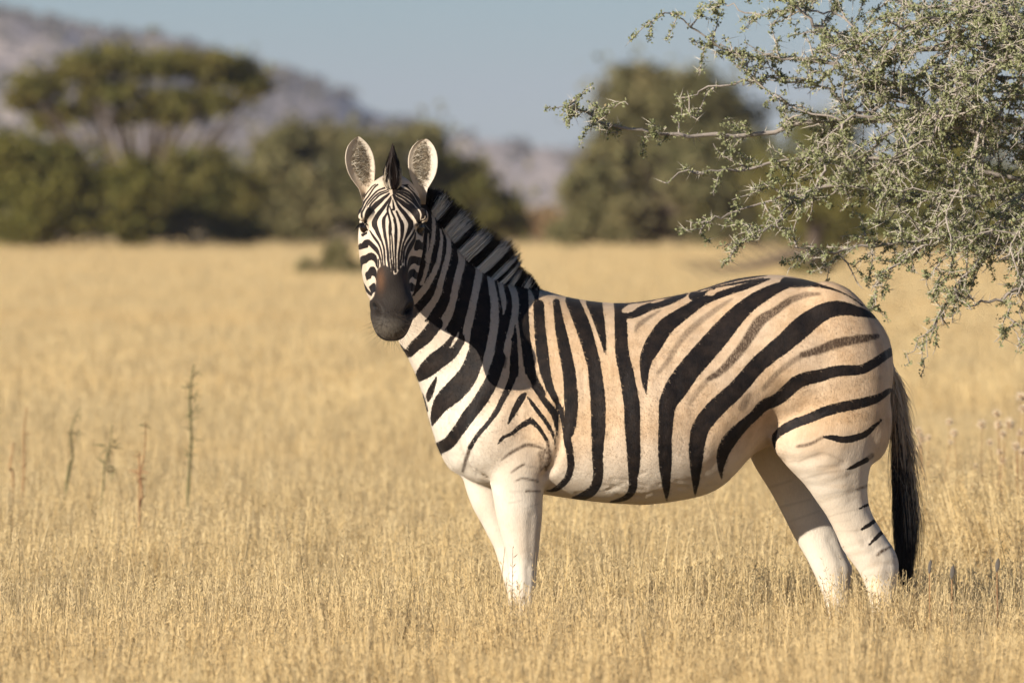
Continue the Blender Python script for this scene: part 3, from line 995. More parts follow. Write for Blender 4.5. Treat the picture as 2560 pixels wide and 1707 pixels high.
# faint brown bands: tile, strength, pts
FAINT = [
    ('E', .35, ((560, 300, 8), (640, 262, 14), (740, 240, 14), (860, 300, 8))), ('E', .28, ((500, 300, 10), (545, 290, 12))), ('E', .30, ((590, 410, 10), (700, 380, 14), (840, 355, 14))),
    ('E', .22, ((680, 530, 8), (800, 500, 14), (930, 480, 16))), ('E', .20, ((830, 690, 8), (900, 680, 10))), ('E', .3, ((690, 330, 10), (820, 320, 14))),
    ('D', .14, ((480, 960, 30), (620, 900, 40), (800, 860, 40))), ('C', .22, ((130, 700, 24), (150, 900, 34), (150, 1100, 24))), ('C', .20, ((340, 650, 20), (355, 850, 30), (360, 1050, 24))),
    ('C', .20, ((585, 950, 30), (590, 1100, 30))), ('C', .25, ((790, 1000, 30), (785, 1150, 34), (780, 1250, 20))), ('C', .28, ((1010, 1130, 40), (985, 1230, 44))),
    ('C', .42, ((490, 445, 14), (512, 400, 36), (580, 350, 30), (660, 300, 12))),
    ('C', .40, ((640, 710, 28), (700, 640, 40), (760, 540, 40), (830, 450, 45), (920, 370, 44), (1030, 290, 38), (1120, 230, 20))),
    ('C', .38, ((850, 910, 24), (900, 830, 38), (970, 750, 38))),
    ('C', .72, ((970, 750, 34), (1050, 700, 45), (1120, 630, 58), (1200, 530, 64), (1260, 440, 72), (1310, 370, 72), (1400, 310, 52), (1490, 245, 46))),
    ('D', .50, ((490, 245, 46), (600, 205, 42), (700, 195, 24))),
    ('D', .42, ((340, 810, 40), (430, 710, 40), (520, 640, 40), (600, 590, 40))),
    ('D', .82, ((590, 594, 42), (700, 560, 54), (800, 522, 62), (900, 500, 60), (1000, 485, 50), (1080, 470, 30))),
    ('C', .40, ((1190, 940, 50), (1215, 890, 56), (1240, 850, 30))), ('D', .16, ((600, 850, 40), (760, 810, 50), (950, 770, 50), (1100, 740, 30))),
    ('D', .55, ((560, 1190, 22), (640, 1175, 26), (720, 1132, 20))),
    ('D', .5, ((1010, 1278, 34), (1045, 1250, 34))), ('D', .25, ((620, 1265, 12), (740, 1235, 14))), ('D', .22, ((600, 1400, 14), (700, 1375, 14), (860, 1350, 14))),
    ('G', .30, ((150, 585, 12), (300, 540, 14), (450, 505, 16), (570, 478, 18))), ('G', .24, ((260, 768, 10), (500, 765, 16), (600, 748, 18))),
    ('G', .62, ((535, 225, 24), (620, 195, 28), (690, 172, 24))), ('G', .25, ((60, 330, 14), (300, 255, 16), (520, 225, 20))),
    ('G', .72, ((800, 1085, 30), (862, 1030, 46), (940, 990, 30), (1000, 960, 20))), ('G', .4, ((850, 1185, 10), (1050, 1192, 12))), ('G', .4, ((1010, 1095, 20), (1060, 1105, 16))),
    ('G', .25, ((590, 900, 60), (600, 960, 50))),
    ('F', .62, ((385, 885, 20), (440, 842, 38), (520, 782, 50), (620, 730, 48), (700, 692, 50), (780, 690, 48), (860, 712, 38), (930, 740, 44), (980, 800, 50))),
    ('F', .80, ((980, 620, 40), (1000, 720, 46), (1010, 800, 54), (1000, 900, 66), (960, 1010, 44))), ('F', .5, ((900, 800, 90), (930, 920, 110), (900, 1000, 60))),
    ('F', .70, ((512, 1052, 20), (590, 992, 32), (680, 942, 30))), ('F', .4, ((700, 960, 20), (860, 990, 24))),
    ('F', .66, ((570, 1162, 16), (650, 1128, 26), (760, 1140, 32), (860, 1165, 24))), ('F', .30, ((500, 1302, 18), (650, 1300, 22))),
    ('F', .75, ((710, 1290, 34), (760, 1288, 26), (890, 1300, 22))), ('F', .32, ((480, 1450, 12), (640, 1420, 16))), ('F', .4, ((660, 1530, 8), (780, 1490, 16), (880, 1450, 12))),
    ('B', .75, ((566, 1240, 28), (545, 1300, 26), (530, 1345, 22), (515, 1405, 16))), ('F', .5, ((45, 1085, 14), (62, 1000, 22))), ('B', .5, ((330, 1420, 6), (1, 1, 1)) if False else ((785, 720, 30), (795, 665, 24))),
    ('F', .30, ((700, 300, 60), (740, 240, 80), (700, 180, 60))), ('F', .35, ((1130, 60, 40), (1140, 160, 40), (1190, 280, 40))),
]
# head ------------------------------------------------------------------
HEADS = []


def hd(t, *p): HEADS.append(('d', t, p))
def hw_(t, *p): HEADS.append(('w', t, p))
def hD(t, *p): HEADS.append(('D', t, p))


hd('1', (850, 30, 45), (750, 110, 42), (640, 250, 46), (560, 380, 46), (470, 510, 46), (380, 620, 50), (300, 740, 66), (240, 850, 96), (170, 980, 116), (110, 1100, 104), (62, 1220, 60), (60, 1350, 60), (110, 1400, 70))
hd('1', (760, 20, 20), (640, 100, 26), (540, 230, 30), (450, 330, 30), (380, 430, 36), (330, 520, 26), (290, 610, 14))
hd('1', (1290, 130, 60), (1150, 150, 60), (1000, 200, 45), (880, 250, 50), (780, 320, 55), (680, 420, 50), (560, 560, 45), (450, 700, 45), (380, 830, 40), (330, 930, 45), (280, 1030, 52), (222, 1130, 72), (222, 1270, 66), (240, 1350, 16))
hd('1', (1290, 210, 22), (1150, 270, 30), (1000, 320, 45), (900, 360, 45), (800, 440, 45), (700, 530, 45), (620, 620, 40), (540, 710, 35), (480, 790, 32), (430, 870, 12))
hd('1', (1290, 280, 25), (1200, 330, 35), (1050, 380, 45), (900, 460, 50), (800, 560, 50), (700, 660, 48), (600, 770, 45), (540, 870, 50))
hd('1', (1300, 380, 50), (1200, 470, 88), (1080, 560, 112), (950, 680, 150), (800, 800, 190), (650, 930, 220), (520, 1080, 240), (440, 1230, 190), (392, 1380, 120), (380, 1480, 110))
hw_('1', (1240, 380, 34), (1100, 440, 50), (950, 540, 50), (800, 640, 50), (680, 760, 46), (600, 860, 34), (560, 930, 10))
hd('1', (1375, 480, 26), (1310, 590, 60), (1230, 710, 90), (1130, 850, 112), (1030, 990, 132), (920, 1130, 150), (830, 1260, 160), (760, 1390, 172), (720, 1500, 190))
hd('3', (720, 100, 200), (735, 220, 200), (800, 370, 150), (850, 500, 130), (910, 620, 110), (960, 740, 84), (1010, 840, 62), (1050, 960, 56), (1085, 1080, 60), (1105, 1200, 62), (1120, 1400, 62), (1130, 1568, 52))
hd('5', (1125, 100, 52), (1140, 300, 46), (1160, 420, 50))
hd('1', (1385, 560, 25), (1330, 700, 50), (1270, 850, 56), (1235, 1000, 72), (1240, 1100, 60), (1160, 1240, 72), (1100, 1350, 112), (1080, 1480, 130))
hd('3', (1080, 50, 130), (1085, 200, 126), (1100, 350, 112), (1120, 500, 106), (1140, 640, 100), (1170, 780, 90), (1195, 900, 84), (1215, 1050, 72), (1235, 1200, 76), (1250, 1350, 86), (1255, 1500, 86))
hd('5', (1255, 100, 86), (1280, 250, 80), (1300, 400, 66), (1340, 550, 60))
hd('1', (1240, 1060, 50), (1280, 1220, 60), (1310, 1350, 66), (1340, 1500, 76))
hd('3', (1340, 100, 86), (1335, 250, 112), (1340, 400, 120), (1330, 520, 100), (1325, 650, 46), (1330, 800, 42), (1335, 950, 40), (1340, 1150, 46), (1360, 1350, 50), (1365, 1500, 48))
hd('5', (1375, 150, 48), (1400, 350, 55), (1420, 550, 54), (1430, 700, 70))
hd('3', (1385, 520, 30), (1405, 640, 28), (1415, 800, 32), (1430, 1000, 34), (1440, 1200, 42), (1455, 1400, 42), (1460, 1500, 42))
hd('5', (1465, 100, 46), (1475, 300, 46), (1485, 550, 54))
hd('1', (1440, 640, 25), (1460, 780, 50), (1480, 900, 72), (1490, 1000, 74), (1400, 1010, 44))
hd('1', (1330, 880, 26), (1360, 1000, 32), (1400, 1100, 60), (1460, 1230, 70), (1510, 1350, 72), (1540, 1480, 76))
hd('4', (90, 0, 80), (130, 120, 90), (150, 250, 92), (160, 400, 100), (155, 550, 112), (150, 700, 116), (150, 850, 100), (145, 1000, 82), (140, 1150, 72), (140, 1300, 62), (135, 1450, 62))
hd('6', (145, 100, 52), (150, 300, 48), (150, 500, 54), (140, 620, 86))
hd('2', (180, 1080, 70), (230, 1200, 80), (300, 1350, 92), (360, 1500, 112))
hd('4', (360, 60, 120), (395, 180, 140), (405, 300, 142), (405, 420, 140), (395, 550, 122), (380, 680, 100), (355, 800, 84), (330, 920, 80), (310, 1050, 72), (290, 1180, 72), (270, 1320, 72), (260, 1500, 72))
hd('6', (260, 100, 68), (265, 300, 74), (270, 500, 90))
hD('2', (20, 260), (60, 80), (200, 60), (420, 40), (620, 20), (800, 180), (980, 400), (1150, 650), (1250, 850), (1330, 1050), (1370, 1300), (1280, 1420), (1100, 1500), (1000, 1500), (900, 1350), (700, 1120), (560, 1000), (380, 860), (200, 680), (60, 480))
hw_('2', (40, 420, 20), (75, 530, 28), (140, 620, 42), (220, 700, 52), (330, 820, 64), (450, 940, 78), (600, 1060, 88), (720, 1180, 98), (800, 1300, 112), (880, 1430, 124), (950, 1530, 130))
hw_('2', (100, 400, 28), (200, 500, 40), (330, 570, 42), (450, 640, 46), (560, 730, 40), (680, 800, 22))
hw_('2', (170, 370, 26), (280, 410, 35), (420, 490, 40), (560, 570, 46), (700, 680, 52), (830, 780, 52), (930, 900, 58), (1030, 1000, 64), (1100, 1100, 78), (1130, 1220, 76), (1120, 1350, 62), (1130, 1430, 64))
hw_('2', (440, 390, 20), (580, 460, 26), (700, 550, 26), (800, 640, 16))
hw_('2', (240, 265, 18), (400, 285, 18), (550, 320, 26), (700, 410, 26))
hw_('2', (160, 10, 50), (380, 80, 90), (520, 160, 84), (640, 230, 62), (750, 330, 52), (850, 450, 40), (950, 620, 40), (1040, 780, 35), (1120, 920, 20))
hw_('2', (640, 60, 60), (760, 200, 60), (900, 320, 62), (1000, 450, 60), (1080, 540, 44), (1200, 720, 40))
hw_('2', (1120, 1420, 60), (1200, 1400, 70), (1280, 1350, 60), (1300, 1260, 50))
hd('2', (30, 430, 30), (110, 600, 56), (190, 750, 72), (270, 890, 112), (380, 1030, 132), (480, 1150, 142), (570, 1270, 152), (660, 1400, 172), (720, 1500, 190))
hd('4', (720, 80, 200), (740, 200, 198), (710, 330, 172), (660, 450, 142), (610, 560, 112), (560, 660, 84), (510, 770, 64), (460, 900, 62), (430, 1000, 58), (405, 1120, 58), (385, 1250, 62), (370, 1400, 58), (355, 1550, 58))
hd('6', (345, 150, 54), (345, 350, 66))
hd('4', (1000, 30, 100), (1080, 90, 110), (1130, 130, 50))
hd('4', (890, 400, 40), (830, 540, 60), (760, 650, 72), (690, 760, 72), (610, 880, 80), (560, 980, 80), (510, 1090, 72), (480, 1200, 62), (460, 1350, 62), (450, 1500, 62))
hd('6', (445, 100, 48), (430, 250, 44))
hd('4', (920, 500, 30), (900, 680, 60), (860, 800, 100), (790, 930, 136), (720, 1060, 146), (660, 1170, 138), (610, 1300, 108), (570, 1430, 90), (550, 1550, 80))
hd('6', (550, 50, 70), (540, 200, 62), (540, 400, 62), (560, 500, 66))
hD('4', (950, 790), (1070, 780), (1130, 850), (1190, 910), (1230, 850), (1245, 600), (1270, 450), (1420, 600), (1420, 1220), (1290, 1220), (1200, 1180), (1100, 1140), (1030, 1160), (980, 1200), (890, 1190), (865, 1100), (900, 950))
hD('6', (610, 780), (600, 400), (640, 200), (680, 70), (750, 10), (900, 10), (980, 40), (1220, 80), (1250, 300), (1235, 600), (1190, 850), (1120, 1050), (1000, 1200), (880, 1350), (860, 1330), (980, 1170), (1080, 1010), (1140, 850),
   (1185, 600), (1180, 450), (1160, 360), (1050, 370), (990, 350), (940, 300), (870, 280), (760, 330), (690, 420), (650, 520), (620, 640))
hd('6', (1130, 1080, 60), (1060, 1250, 80), (980, 1370, 92), (880, 1470, 74), (830, 1540, 60))
hd('6', (1290, 500, 40), (1270, 800, 40), (1210, 1100, 50), (1120, 1350, 60), (1000, 1520, 70))
hD('6', (650, 650), (690, 570), (770, 530), (860, 510), (920, 570), (950, 630), (1010, 650), (1030, 740), (1020, 960), (960, 910), (890, 880), (850, 830), (810, 800), (740, 850), (690, 920), (650, 1000), (625, 900), (630, 750))
hD('6', (670, 1150), (690, 1080), (760, 1040), (830, 1100), (910, 1150), (920, 1220), (860, 1350), (830, 1390), (670, 1360), (665, 1250))
hD('3', (100, 990), (170, 920), (220, 940), (330, 800), (430, 770), (520, 780), (580, 830), (700, 950), (830, 1080), (900, 1220), (950, 1400), (975, 1568), (925, 1568), (880, 1400), (780, 1260), (650, 1130), (560, 1040),
   (490, 970), (460, 1080), (300, 1120), (150, 1160), (90, 1150))
hd('5', (945, 50, 46), (972, 200, 42), (995, 380, 50))
hd('3', (540, 420, 28), (600, 520, 45), (680, 640, 70), (760, 750, 80), (840, 860, 76), (900, 960, 62), (950, 1080, 52), (985, 1200, 52), (1010, 1330, 48), (1030, 1450, 46), (1035, 1568, 42))
hd('5', (1030, 50, 42), (1045, 200, 36), (1055, 380, 40))
hD('5', (175, 60), (250, 0), (380, -30), (500, -110), (600, -130), (700, -90), (790, -10), (820, 90), (835, 200), (835, 460), (790, 400), (760, 280), (700, 190), (600, 150), (500, 180), (420, 270), (320, 300), (250, 340),
   (230, 450), (215, 560), (212, 700), (250, 880), (300, 1050), (380, 1180), (450, 1300), (540, 1400), (605, 1470), (600, 1568), (500, 1500), (400, 1390), (310, 1240), (240, 1080), (205, 880), (185, 640), (165, 400), (165, 200))
hd('5', (178, 900, 14), (200, 1100, 22), (250, 1290, 30), (300, 1400, 52), (360, 1500, 72), (420, 1590, 80))
hD('5', (365, 740), (390, 650), (470, 590), (520, 500), (570, 430), (680, 420), (740, 460), (790, 560), (815, 700), (810, 900), (800, 960), (770, 860), (720, 790), (630, 760), (600, 800), (590, 860), (540, 900), (460, 920), (430, 960), (400, 880))
hD('5', (510, 1220), (560, 1160), (660, 1080), (720, 1060), (760, 1120), (780, 1250), (790, 1390), (700, 1410), (650, 1460), (610, 1560), (600, 1440), (560, 1330))
hd('5', (870, 130, 30), (886, 250, 42), (880, 380, 38), (860, 480, 34))
# round the eyes
hD('3', (60, 160), (110, 120), (200, 130), (300, 210), (400, 300), (480, 410), (420, 430), (300, 470), (240, 480), (180, 380), (120, 260))
hD('3', (205, 560), (300, 520), (430, 470), (430, 540), (330, 600), (270, 645), (225, 625))
hD('4', (1390, 80), (1250, 90), (1130, 200), (1010, 300), (960, 420), (1020, 530), (1100, 600), (1190, 640), (1240, 500), (1290, 300), (1400, 280))
MUZ = [(947, 676), (953, 669), (962, 666), (970, 670), (976, 682), (984, 690), (993, 688), (1001, 676), (1008, 666), (1015, 674), (1019, 690), (1021, 712), (1022, 726), (1027, 742), (1036, 756), (1060, 770),
       (1060, 900), (900, 900), (900, 770), (922, 758), (932, 752), (938, 742), (942, 728), (943, 705)]


def poly_sd(P, poly):
    """signed distance to a polygon, negative inside"""
    n = len(poly)
    dmin = np.full(len(P), 1e9)
    inside = np.zeros(len(P), bool)
    for i in range(n):
        a, b = poly[i], poly[(i + 1) % n]
        ab = b - a
        t = np.clip(((P - a) @ ab) / max(ab @ ab, 1e-9), 0, 1)
        dmin = np.minimum(dmin, ((P - a - t[:, None] * ab) ** 2).sum(1))
        c = (a[1] > P[:, 1]) != (b[1] > P[:, 1])
        if abs(ab[1]) > 1e-9:
            inside ^= c & (P[:, 0] < ab[0] * (P[:, 1] - a[1]) / ab[1] + a[0])
    dmin = np.sqrt(dmin)
    return np.where(inside, -dmin, dmin)


def stroke_sd(P, S):
    dmin = np.full(len(P), 1e9)
    for p, q in zip(S[:-1], S[1:]):
        a, ab = p[:2], q[:2] - p[:2]
        t = np.clip(((P - a) @ ab) / max(ab @ ab, 1e-9), 0, 1)
        r = (p[2] + (q[2] - p[2]) * t) / 2
        dmin = np.minimum(dmin, np.sqrt(((P - a - t[:, None] * ab) ** 2).sum(1)) - r)
    return dmin


def smooth_stroke(S):
    return catmull(S, 3) if len(S) > 2 else S


CL = 12.0


def paint(P, ops):
    sd = np.full(len(P), CL)
    for kind, t, pts in ops:
        S = conv(t, pts)
        if kind != 'D':
            S = smooth_stroke(S)
            S[:, 2] = np.maximum(S[:, 2], .4)
        m = CL + (S[:, 2].max() / 2 if kind != 'D' else 0)
        lo, hi = S[:, :2].min(0) - m, S[:, :2].max(0) + m
        idx = np.nonzero((P[:, 0] > lo[0]) & (P[:, 0] < hi[0]) & (P[:, 1] > lo[1]) & (P[:, 1] < hi[1]))[0]
        if len(idx) == 0:
            continue
        q = poly_sd(P[idx], S[:, :2]) if kind == 'D' else stroke_sd(P[idx], S)
        sd[idx] = np.maximum(sd[idx], -q) if kind == 'w' else np.minimum(sd[idx], q)
    return np.clip(sd, -CL, CL)


def paint_faint(P, ops):
    out = np.zeros(len(P))
    for t, k, pts in ops:
        S = smooth_stroke(conv(t, pts))
        m = 8 + S[:, 2].max()
        lo, hi = S[:, :2].min(0) - m, S[:, :2].max(0) + m
        idx = np.nonzero((P[:, 0] > lo[0]) & (P[:, 0] < hi[0]) & (P[:, 1] > lo[1]) & (P[:, 1] < hi[1]))[0]
        if len(idx):
            q = stroke_sd(P[idx], S)
            out[idx] = np.maximum(out[idx], k * np.clip(.5 - q / 5.0, 0, 1))
    return out


body_me.update()
nrm = np.empty(n3 * 3, np.float32)
body_me.vertices.foreach_get('normal', nrm)
nrm = nrm.reshape(-1, 3).astype(float)
ringoff = np.array(ring_off)
kdc = kdtree.KDTree(len(ring_c))
for i, c in enumerate(ring_c):
    kdc.insert(c, i)
kdc.balance()
away = ((co - CAM) * nrm).sum(1) > 0
src = co.copy()
bidx = np.nonzero(away & np.isin(lab, (0, 1, 3)))[0]
offs = np.array([ringoff[kdc.find(co[i])[1]] for i in bidx])
latv = (co[bidx] - BODY_O) @ N_AX - offs
mir = latv < .03
src[bidx[mir]] -= 2 * latv[mir][:, None] * N_AX
pxy = project(src)
sdv = np.full(n3, CL)
faint = np.zeros(n3)
m = np.isin(lab, (0, 1, 3))
sdv[m] = paint(pxy[m], BODY)
ff = paint_faint(pxy[m], FAINT)
faint[m] = ff * np.interp(ff, [0, .3, .42, .6, 1], [.75, .85, 1.35, 1.3, 1.0])
# far legs: a few faint bands of their own
FARB = [('E', .22, ((330, 480, 12), (520, 420, 14))), ('E', .2, ((420, 600, 12), (640, 545, 12))), ('E', .18, ((500, 690, 10), (700, 620, 12)))]
m = np.isin(lab, (2, 4))
faint[m] = paint_faint(pxy[m], FARB)
m = lab == 5
sdv[m] = paint(pxy[m], HEADS)
sdv[m] = np.clip(sdv[m] - .75, -CL, CL)
muz = np.zeros(n3)
muz[m] = np.clip(.5 - (poly_sd(pxy[m], np.array(MUZ, float)) - 3.5) / 9.0, 0, 1)
sdv[m] = np.where(muz[m] > .97, CL, sdv[m])
ss = lambda a, b, x: np.clip((x - a) / (b - a), 0, 1) ** 2 * (3 - 2 * np.clip((x - a) / (b - a), 0, 1))
tan = ss(1100, 1360, pxy[:, 0]) * (1 - .85 * ss(1040, 1235, pxy[:, 1]))
tan = np.where(lab == 5, .42, np.where(np.isin(lab, (2, 4)), .02, tan))
tan = np.maximum(tan, np.where(lab == 0, .35 * (1 - ss(820, 960, pxy[:, 1])), 0))
tan = np.maximum(tan, np.where(np.isin(lab, (0, 1)) & (pxy[:, 0] > 1900), .95 * (1 - ss(1030, 1250, pxy[:, 1])), 0))
# warm smudges low on the thigh, gaskin and elbow
for (cx, cy, rx, ry, kk) in ((2080, 1170, 70, 22, .55), (2100, 1215, 50, 10, .4), (2130, 1130, 40, 40, .5), (1345, 1150, 34, 50, .75), (2010, 1150, 30, 14, .5), (1320, 1060, 70, 60, .5), (1310, 1350, 30, 60, .25), (2190, 1410, 30, 40, .3)):
    tan = np.maximum(tan, np.where(np.isin(lab, (0, 1, 3)), kk * np.exp(-((pxy[:, 0] - cx) / rx) ** 2 - ((pxy[:, 1] - cy) / ry) ** 2), 0))
tan = np.where(np.isin(lab, (1, 2, 3, 4)), np.maximum(tan, .10), tan)
hoofa = np.clip((.055 - co[:, 2]) / .006, 0, 1)
# brown blaze on the bridge of the nose, grey lips
blaze = np.where(lab == 5, np.exp(-((pxy[:, 0] - 951) / 11) ** 2 - ((pxy[:, 1] - 700) / 28) ** 2), 0) + np.where(lab == 5, .5 * np.exp(-((pxy[:, 0] - 1012) / 7) ** 2 - ((pxy[:, 1] - 694) / 20) ** 2), 0)
lips = np.where(lab == 5, ss(775, 835, pxy[:, 1]), 0)
lips = np.maximum(lips, np.where(lab == 5, .18 * np.exp(-((pxy[:, 0] - 982) / 20) ** 2 - ((pxy[:, 1] - 742) / 22) ** 2), 0))
# mouth line and nostrils read dark
mouth = np.where(lab == 5, np.exp(-(stroke_sd(pxy, np.c_[conv('M', [(565, 1300), (640, 1365), (740, 1396), (850, 1398), (940, 1370), (1005, 1300)]), np.full(6, 1.0)]) / 2.2).clip(0, None) ** 2), 0)
for (cx, cy, a_, b_, rot) in ((936.5, 765, 4.2, 9.0, -.35), (1023, 778, 6.5, 15, .42)):
    u, v = pxy[:, 0] - cx, pxy[:, 1] - cy
    c_, s_ = math.cos(rot), math.sin(rot)
    u, v = u * c_ + v * s_, -u * s_ + v * c_
    mouth = np.maximum(mouth, np.where(lab == 5, ss(1.25, .75, np.sqrt((u / a_) ** 2 + (v / b_) ** 2)), 0))

# join ears into the body mesh
bm = bmesh.new()
bm.from_mesh(body_me)
vs = [bm.verts.new(v) for v in EV]
for f in EF:
    try:
        bm.faces.new([vs[i] for i in f])
    except ValueError:
        pass
bm.to_mesh(body_me)
bm.free()
ne = len(EV)
epx = project(EV)
e_sd = np.full(ne, CL)
# dark band low on the outer side of the ears
set_attr(body_me, 'sd', np.r_[sdv, e_sd])
set_attr(body_me, 'faint', np.r_[faint, np.zeros(ne)])
set_attr(body_me, 'tan', np.r_[tan, np.full(ne, .18)])
set_attr(body_me, 'muz', np.r_[muz, np.zeros(ne)])
set_attr(body_me, 'blaze', np.r_[blaze, np.zeros(ne)])
set_attr(body_me, 'lips', np.r_[lips, np.zeros(ne)])
set_attr(body_me, 'mouth', np.r_[mouth, np.zeros(ne)])
set_attr(body_me, 'face', np.r_[(lab == 5).astype(float), np.ones(ne)])
set_attr(body_me, 'hoof', np.r_[hoofa, np.zeros(ne)])
set_attr(body_me, 'earin', np.r_[np.zeros(n3), np.clip(E_in, 0, 1)])
body_me.polygons.foreach_set('use_smooth', np.ones(len(body_me.polygons), dtype=bool))

# coat material
M = NT('zebra_coat')
oc = M.coords('Object')
hairv = M.coords('Object', (240, 240, 70))
fine = M.noise(1.0, 3, .6, hairv)
med = M.noise(28, 3, .6, oc)
big = M.noise(6, 3, .5, oc)
rough_e = M.math('ADD', M.math('MULTIPLY', M.math('SUBTRACT', fine, .5), 6.0), M.math('MULTIPLY', M.math('SUBTRACT', med, .5), 3.0))
edge = M.math('ADD', M.attr('sd'), M.math('MULTIPLY', rough_e, M.mapr(M.attr('face'), 0, 1, 1.0, .22)))
darkf = M.mapr(edge, 0.9, -0.9)
cream = M.mix(M.mapr(big, .35, .7), (.755, .69, .59, 1), (.66, .58, .475, 1))
tanc = M.mix(M.mapr(med, .3, .7), (.68, .48, .295, 1), (.56, .375, .215, 1))
tanf = M.math('MULTIPLY', M.attr('tan'), M.mapr(big, .2, .75, .7, 1.0))
lightc = M.mix(tanf, cream, tanc)
fa = M.math('MULTIPLY', M.attr('faint'), M.mapr(fine, .3, .7, .75, 1.3), True)
lightc = M.mix(fa, lightc, (.085, .055, .036, 1))
darkc = M.mix(M.mapr(med, .3, .75), (.010, .008, .008, 1), (.026, .018, .014, 1))
colr = M.mix(darkf, lightc, darkc)
mz = M.mix(M.attr('lips'), (.026, .020, .016, 1), (.115, .098, .078, 1))
mz = M.mix(M.math('MULTIPLY', M.attr('blaze'), .9), mz, (.13, .065, .032, 1))
mz = M.mix(M.mapr(fine, .35, .8, 0, .5), mz, (.02, .016, .014, 1))
muzf = M.mapr(M.math('ADD', M.attr('muz'), M.math('MULTIPLY', M.math('SUBTRACT', med, .5), .8)), .25, .72)
colr = M.mix(muzf, colr, mz)
earc = M.mix(M.mapr(M.noise(1.0, 4, .7, M.coords('Object', (60, 60, 25))), .35, .65), (.20, .155, .105, 1), (.42, .35, .26, 1))
colr = M.mix(M.mapr(M.attr('earin'), .22, .42), colr, earc)
colr = M.mix(M.attr('mouth'), colr, (.008, .007, .007, 1))
colr = M.mix(M.attr('hoof'), colr, (.03, .026, .024, 1))
colr = M.mix(1.0, colr, M.mix(M.mapr(fine, .25, .75), (.90, .90, .90, 1), (1, 1, 1, 1)), 'MULTIPLY')
coat = M.bsdf(colr, .62, M.bump(M.math('ADD', fine, M.math('MULTIPLY', med, 1.5)), .35, .003), .15, .03)
body_me.materials.clear()
body_me.materials.append(coat)

zebra = empty('zebra', BODY_O, label='striped zebra standing side-on in dry grass, head turned to face the camera', category='zebra')
body = add_obj('body', body_me, zebra)
body_me.name = 'body'


# ------------------------------------------------------------------ hair
def strands(roots, tips, bend, width, segs=3, attrs=None, taper=1.0):
    """thin ribbons from roots to tips; attrs: dict name -> (n, segs+1)"""
    roots, tips, bend = map(np.asarray, (roots, tips, bend))
    n = len(roots)
    d_ = tips - roots
    ref = RNG.normal(size=(n, 3))
    side = np.cross(d_, ref)
    side /= np.linalg.norm(side, axis=1)[:, None] + 1e-9
    width = np.broadcast_to(np.asarray(width), (n,))
    V, A = [], {k: [] for k in (attrs or {})}
    for s in range(segs + 1):
        t = s / segs
        c = roots + d_ * t + bend * (t * (1 - t) * 4)[..., None] if np.ndim(t) else roots + d_ * t + bend * (4 * t * (1 - t))
        wd = (width * (1 - taper * .85 * t))[:, None]
        V.append(np.stack([c - side * wd / 2, c + side * wd / 2], 1))
    V = np.stack(V, 1)                       # n, segs+1, 2, 3
    base = (np.arange(n) * (segs + 1) * 2)[:, None]
    F = []
    for s in range(segs):
        F.append(base + np.array([[2 * s, 2 * s + 1, 2 * s + 3, 2 * s + 2]]))
    F = np.concatenate(F, 0)
    out = {k: np.repeat(np.asarray(v), 2, axis=1).reshape(-1) for k, v in (attrs or {}).items()}
    return V.reshape(-1, 3), F, out


def hair_mat(name, dark, light, tip=None):
    M = NT(name)
    k = M.attr('tone')
    nz = M.noise(60, 2, .5, M.coords('Object'))
    c = M.mix(M.mapr(M.math('ADD', k, M.math('MULTIPLY', M.math('SUBTRACT', nz, .5), .3)), .3, .7), dark, light)
    if tip:
        c = M.mix(M.attr('tip'), c, tip)
    return M.bsdf(c, .55, None, .25, 0, .15)


# mane: bands follow the neck stripes
mb = conv('A', [(600, 420), (640, 480), (662, 525), (700, 590), (770, 668), (850, 792), (905, 862), (965, 905), (1010, 947), (1055, 978), (1105, 1004), (1165, 1018), (1220, 1030), (1265, 1042), (1310, 1052), (1360, 1060)])
mt = conv('A', [(590, 360), (650, 395), (740, 408), (800, 470), (905, 548), (1010, 660), (1080, 705), (1150, 735), (1200, 770), (1230, 830), (1242, 880), (1245, 915), (1265, 930), (1320, 965), (1345, 1000), (1392, 1062)])
mo = np.array([.075, .06, .045, .035, .028, .02, .015, .01, .002, .0, .0, 0, 0, 0, 0, 0])
# white intervals along the control index
WHITE = [(2.0, 3.02), (3.68, 4.58), (4.9, 6.0), (6.82, 7.92), (8.7, 9.4), (9.8, 10.45), (10.9, 11.6), (12.7, 13.65), (14.35, 14.85)]
NM = 15000
u = RNG.random(NM) * (len(mb) - 1)
ii = np.arange(len(mb))
jl = u + RNG.normal(size=NM) * .03
bx, by = np.interp(u, ii, mb[:, 0]), np.interp(u, ii, mb[:, 1])
ut = np.clip(u + RNG.normal(size=NM) * .07, 0, len(mb) - 1)
tx, ty = np.interp(ut, ii, mt[:, 0]), np.interp(ut, ii, mt[:, 1])
off = np.interp(u, ii, mo)
clump = np.sin(u * 23.0) * .04 + np.sin(u * 61.0 + 1) * .03
ln = np.clip(RNG.normal(.90, .12, NM) + clump, .5, 1.15)
spread = RNG.normal(size=NM)
roots = np.array([sag(x, y + 7, o) for x, y, o in zip(bx, by, off)]) + N_AX * (spread * .013)[:, None]
tipsd = np.array([sag(x, y, o) for x, y, o in zip(tx, ty, off)]) + N_AX * (spread * .020 + RNG.normal(size=NM) * .006)[:, None]
tips = roots + (tipsd - roots) * ln[:, None]
SEG = 4
tt = np.linspace(0, 1, SEG + 1)
isw = np.zeros(NM)
for a, b in WHITE:
    isw = np.maximum(isw, np.clip(np.minimum(jl - a, b - jl) / .06 + .5, 0, 1))
fr = np.interp(u, ii, [.6, .6, .86, .86, .90, .94, .98, 1.0, 1.0, .95, .9, .9, .85, .8, .75, .65])
